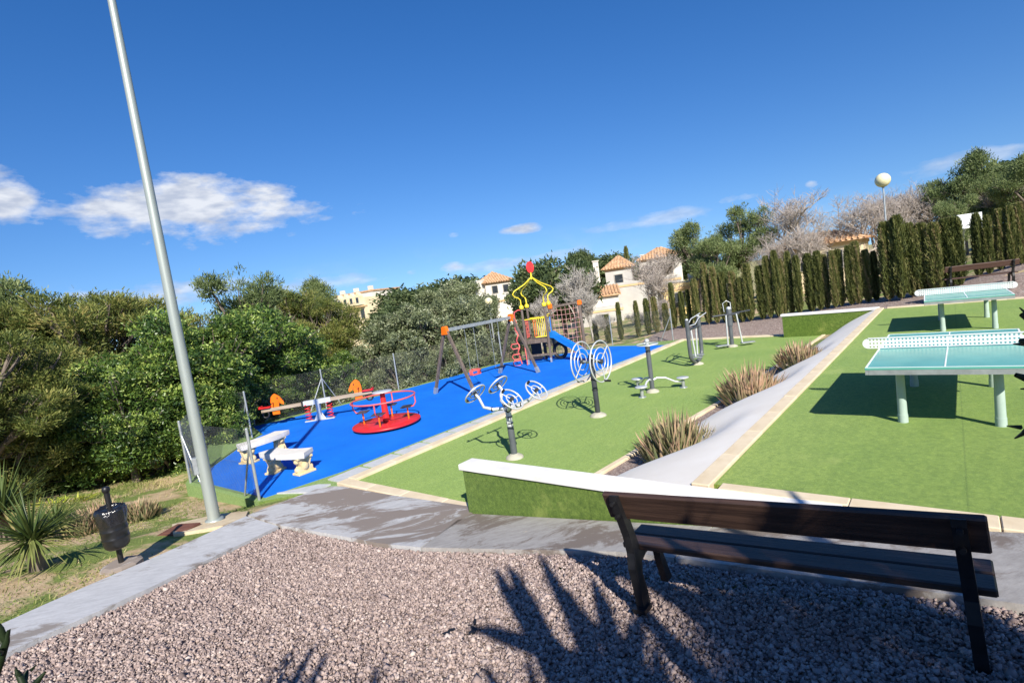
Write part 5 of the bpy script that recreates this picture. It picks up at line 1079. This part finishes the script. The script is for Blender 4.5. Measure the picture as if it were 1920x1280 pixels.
tag(link('wild_grass', np_mesh('wild_grass', V.reshape(-1, 3), np.arange(n*4).reshape(-1, 4), np.clip(.42+.2*np.sin(X*.9+Y*2)+R.normal(0, .15, n)+.25*(tall[:, 0] > 1), 0, 1)), MT['grass']), 'patchy short wild grass and dry tufts in the garden', 'grass', kind='stuff')

# ------------------------------------------------------------------ spiny cactus bushes round the viewpoint
def cactus_stem(m, R, p, d, L, r, lev, leaf):
    pts = [p]; q = p.copy(); dd = nrm(d); k = 5
    for i in range(k): dd = nrm(dd+R.normal(0, .07, 3)+np.array([0, 0, .06])); q = q+dd*L/k; pts.append(q)
    rs = [r*.8, r, r*1.02, r, r*.85, r*.3]; m.tube(pts, rs, 8, cap=False)
    for i in range(int(L/.035)):
        f = R.uniform(.05, 1)*k; j = min(k-1, int(f)); c = pts[j]+(pts[j+1]-pts[j])*(f-j); s = unit(R, 1)[0]; s -= dd*np.dot(s, dd); s = nrm(s); e = c+s*r*.9
        leaf.tube([e, e+(s*.8+dd*.9)*r*1.6], [.006, .0015], 4, cap=False)
    if lev > 0:
        for b_ in range(int(R.integers(2, 5))):
            j = int(R.integers(1, k)); s = unit(R, 1)[0]; s[2] = abs(s[2])*.5+.1; cactus_stem(m, R, pts[j], s+dd*.5, L*R.uniform(.35, .6), r*.85, lev-1, leaf)
def cactus(label, loc, stems, seed):
    R = np.random.default_rng(seed); t = thing('spiny_cactus', label, 'cactus', loc); m, lf = MB(), MB()
    for (x, y, z, dx, dy, dz, L, r, lev) in stems: cactus_stem(m, R, np.array([x, y, z], float), np.array([dx, dy, dz], float), L, r, lev, lf)
    m.build('stems', MT['cactus'], t); lf.build('spine_leaves', MT['cactus'], t); return t
z0 = float(Tz(.40, 1.75)); hh = 2.72-z0
cactus('dark spiny cactus arm reaching in at the right edge', (.40, 1.75, z0), [(0, 0, 0, .0, 0, 1, hh+.25, .03, 0), (0, 0, hh-.12, -.6, .0, .12, .33, .018, 0), (-.18, .0, hh-.07, -.3, .02, .55, .14, .016, 0), (-.22, .0, hh-.06, -.35, .0, -.45, .10, .015, 0), (-.1, 0, hh-.02, -.55, .0, .5, .26, .017, 0), (0, 0, hh-.02, -.5, 0, .25, .2, .017, 0), (-.2, .0, hh+.07, -.35, .0, .05, .09, .014, 0)], 3)
z0 = float(Tz(-2.0, .1)); hh = 2.30-z0
cactus('dark spiny sprig reaching in at the bottom left corner', (-2.04, .07, z0), [(0, 0, 0, .015, .015, 1, hh+.1, .012, 0), (0, 0, hh-.05, .3, .35, .7, .16, .010, 1), (.01, 0, hh-.14, .4, .45, .35, .15, .010, 1), (0, 0, hh-.26, .4, .5, .3, .15, .010, 1), (0, 0, hh-.36, .4, .5, .25, .12, .010, 1), (0, 0, hh+.02, .1, .2, .9, .14, .010, 1)], 5)
RS = np.random.default_rng(17); st = []
for k in range(26):
    a = RS.uniform(0, 6.28); rr = RS.uniform(.1, 1.25); st.append((rr*math.cos(a)*1.2, rr*math.sin(a)*.8, 0, math.cos(a)*.16, math.sin(a)*.16, 1, RS.uniform(1.9, 3.0), .075, 1))
z0 = float(Tz(2.6, -.35)); cactus('tall clump of dark columnar cactus stems behind the viewpoint', (2.6, -.35, z0), st, 8)

t = tree('pine_tree', 'green pine standing behind the viewpoint that shades the near bench', 'gpine', 0, (6.2, -3.1), 8.6, 1.0, .50)

z0 = float(Tz(.9, -1.5)); st = []
for k, (tx, ty_) in enumerate(((-3.62, 1.35), (-3.4, 1.5), (-2.85, 1.82), (-2.75, 1.9), (-2.20, 2.15), (-3.05, 1.2))):
    g = float(Hf(tx, ty_)); s_ = 5.0; q = np.array([tx, ty_, g])+np.array([.758*s_, -.652*s_, .729*s_]); st.append((q[0]-.9, q[1]+1.5, 0, 0, 0, 1, q[2]-z0, .07, 0))
cactus('row of dark columnar cactus stems behind the viewpoint', (.9, -1.5, z0), st, 12)

# black scraps lying on the gravel
p = at_z(872, 1195, .78); R = np.random.default_rng(31); m = MB()
for k in range(7):
    c = np.array([R.uniform(-.09, .09), R.uniform(-.10, .10), .015]); u_ = nrm(np.array([R.normal(), R.normal(), R.normal()*.25])); v_ = nrm(np.cross(u_, (0, 0, 1)))
    m.plate([(-.03, -.008), (.0, -.014), (.035, -.004), (.02, .012), (-.02, .010)], c, u_, v_, .004)
tag(m.build('plastic_scrap', MT['black'], None, (p[0], p[1], float(Hf(p[0], p[1]))-.02)), 'torn black scraps lying on the foreground gravel', 'litter')
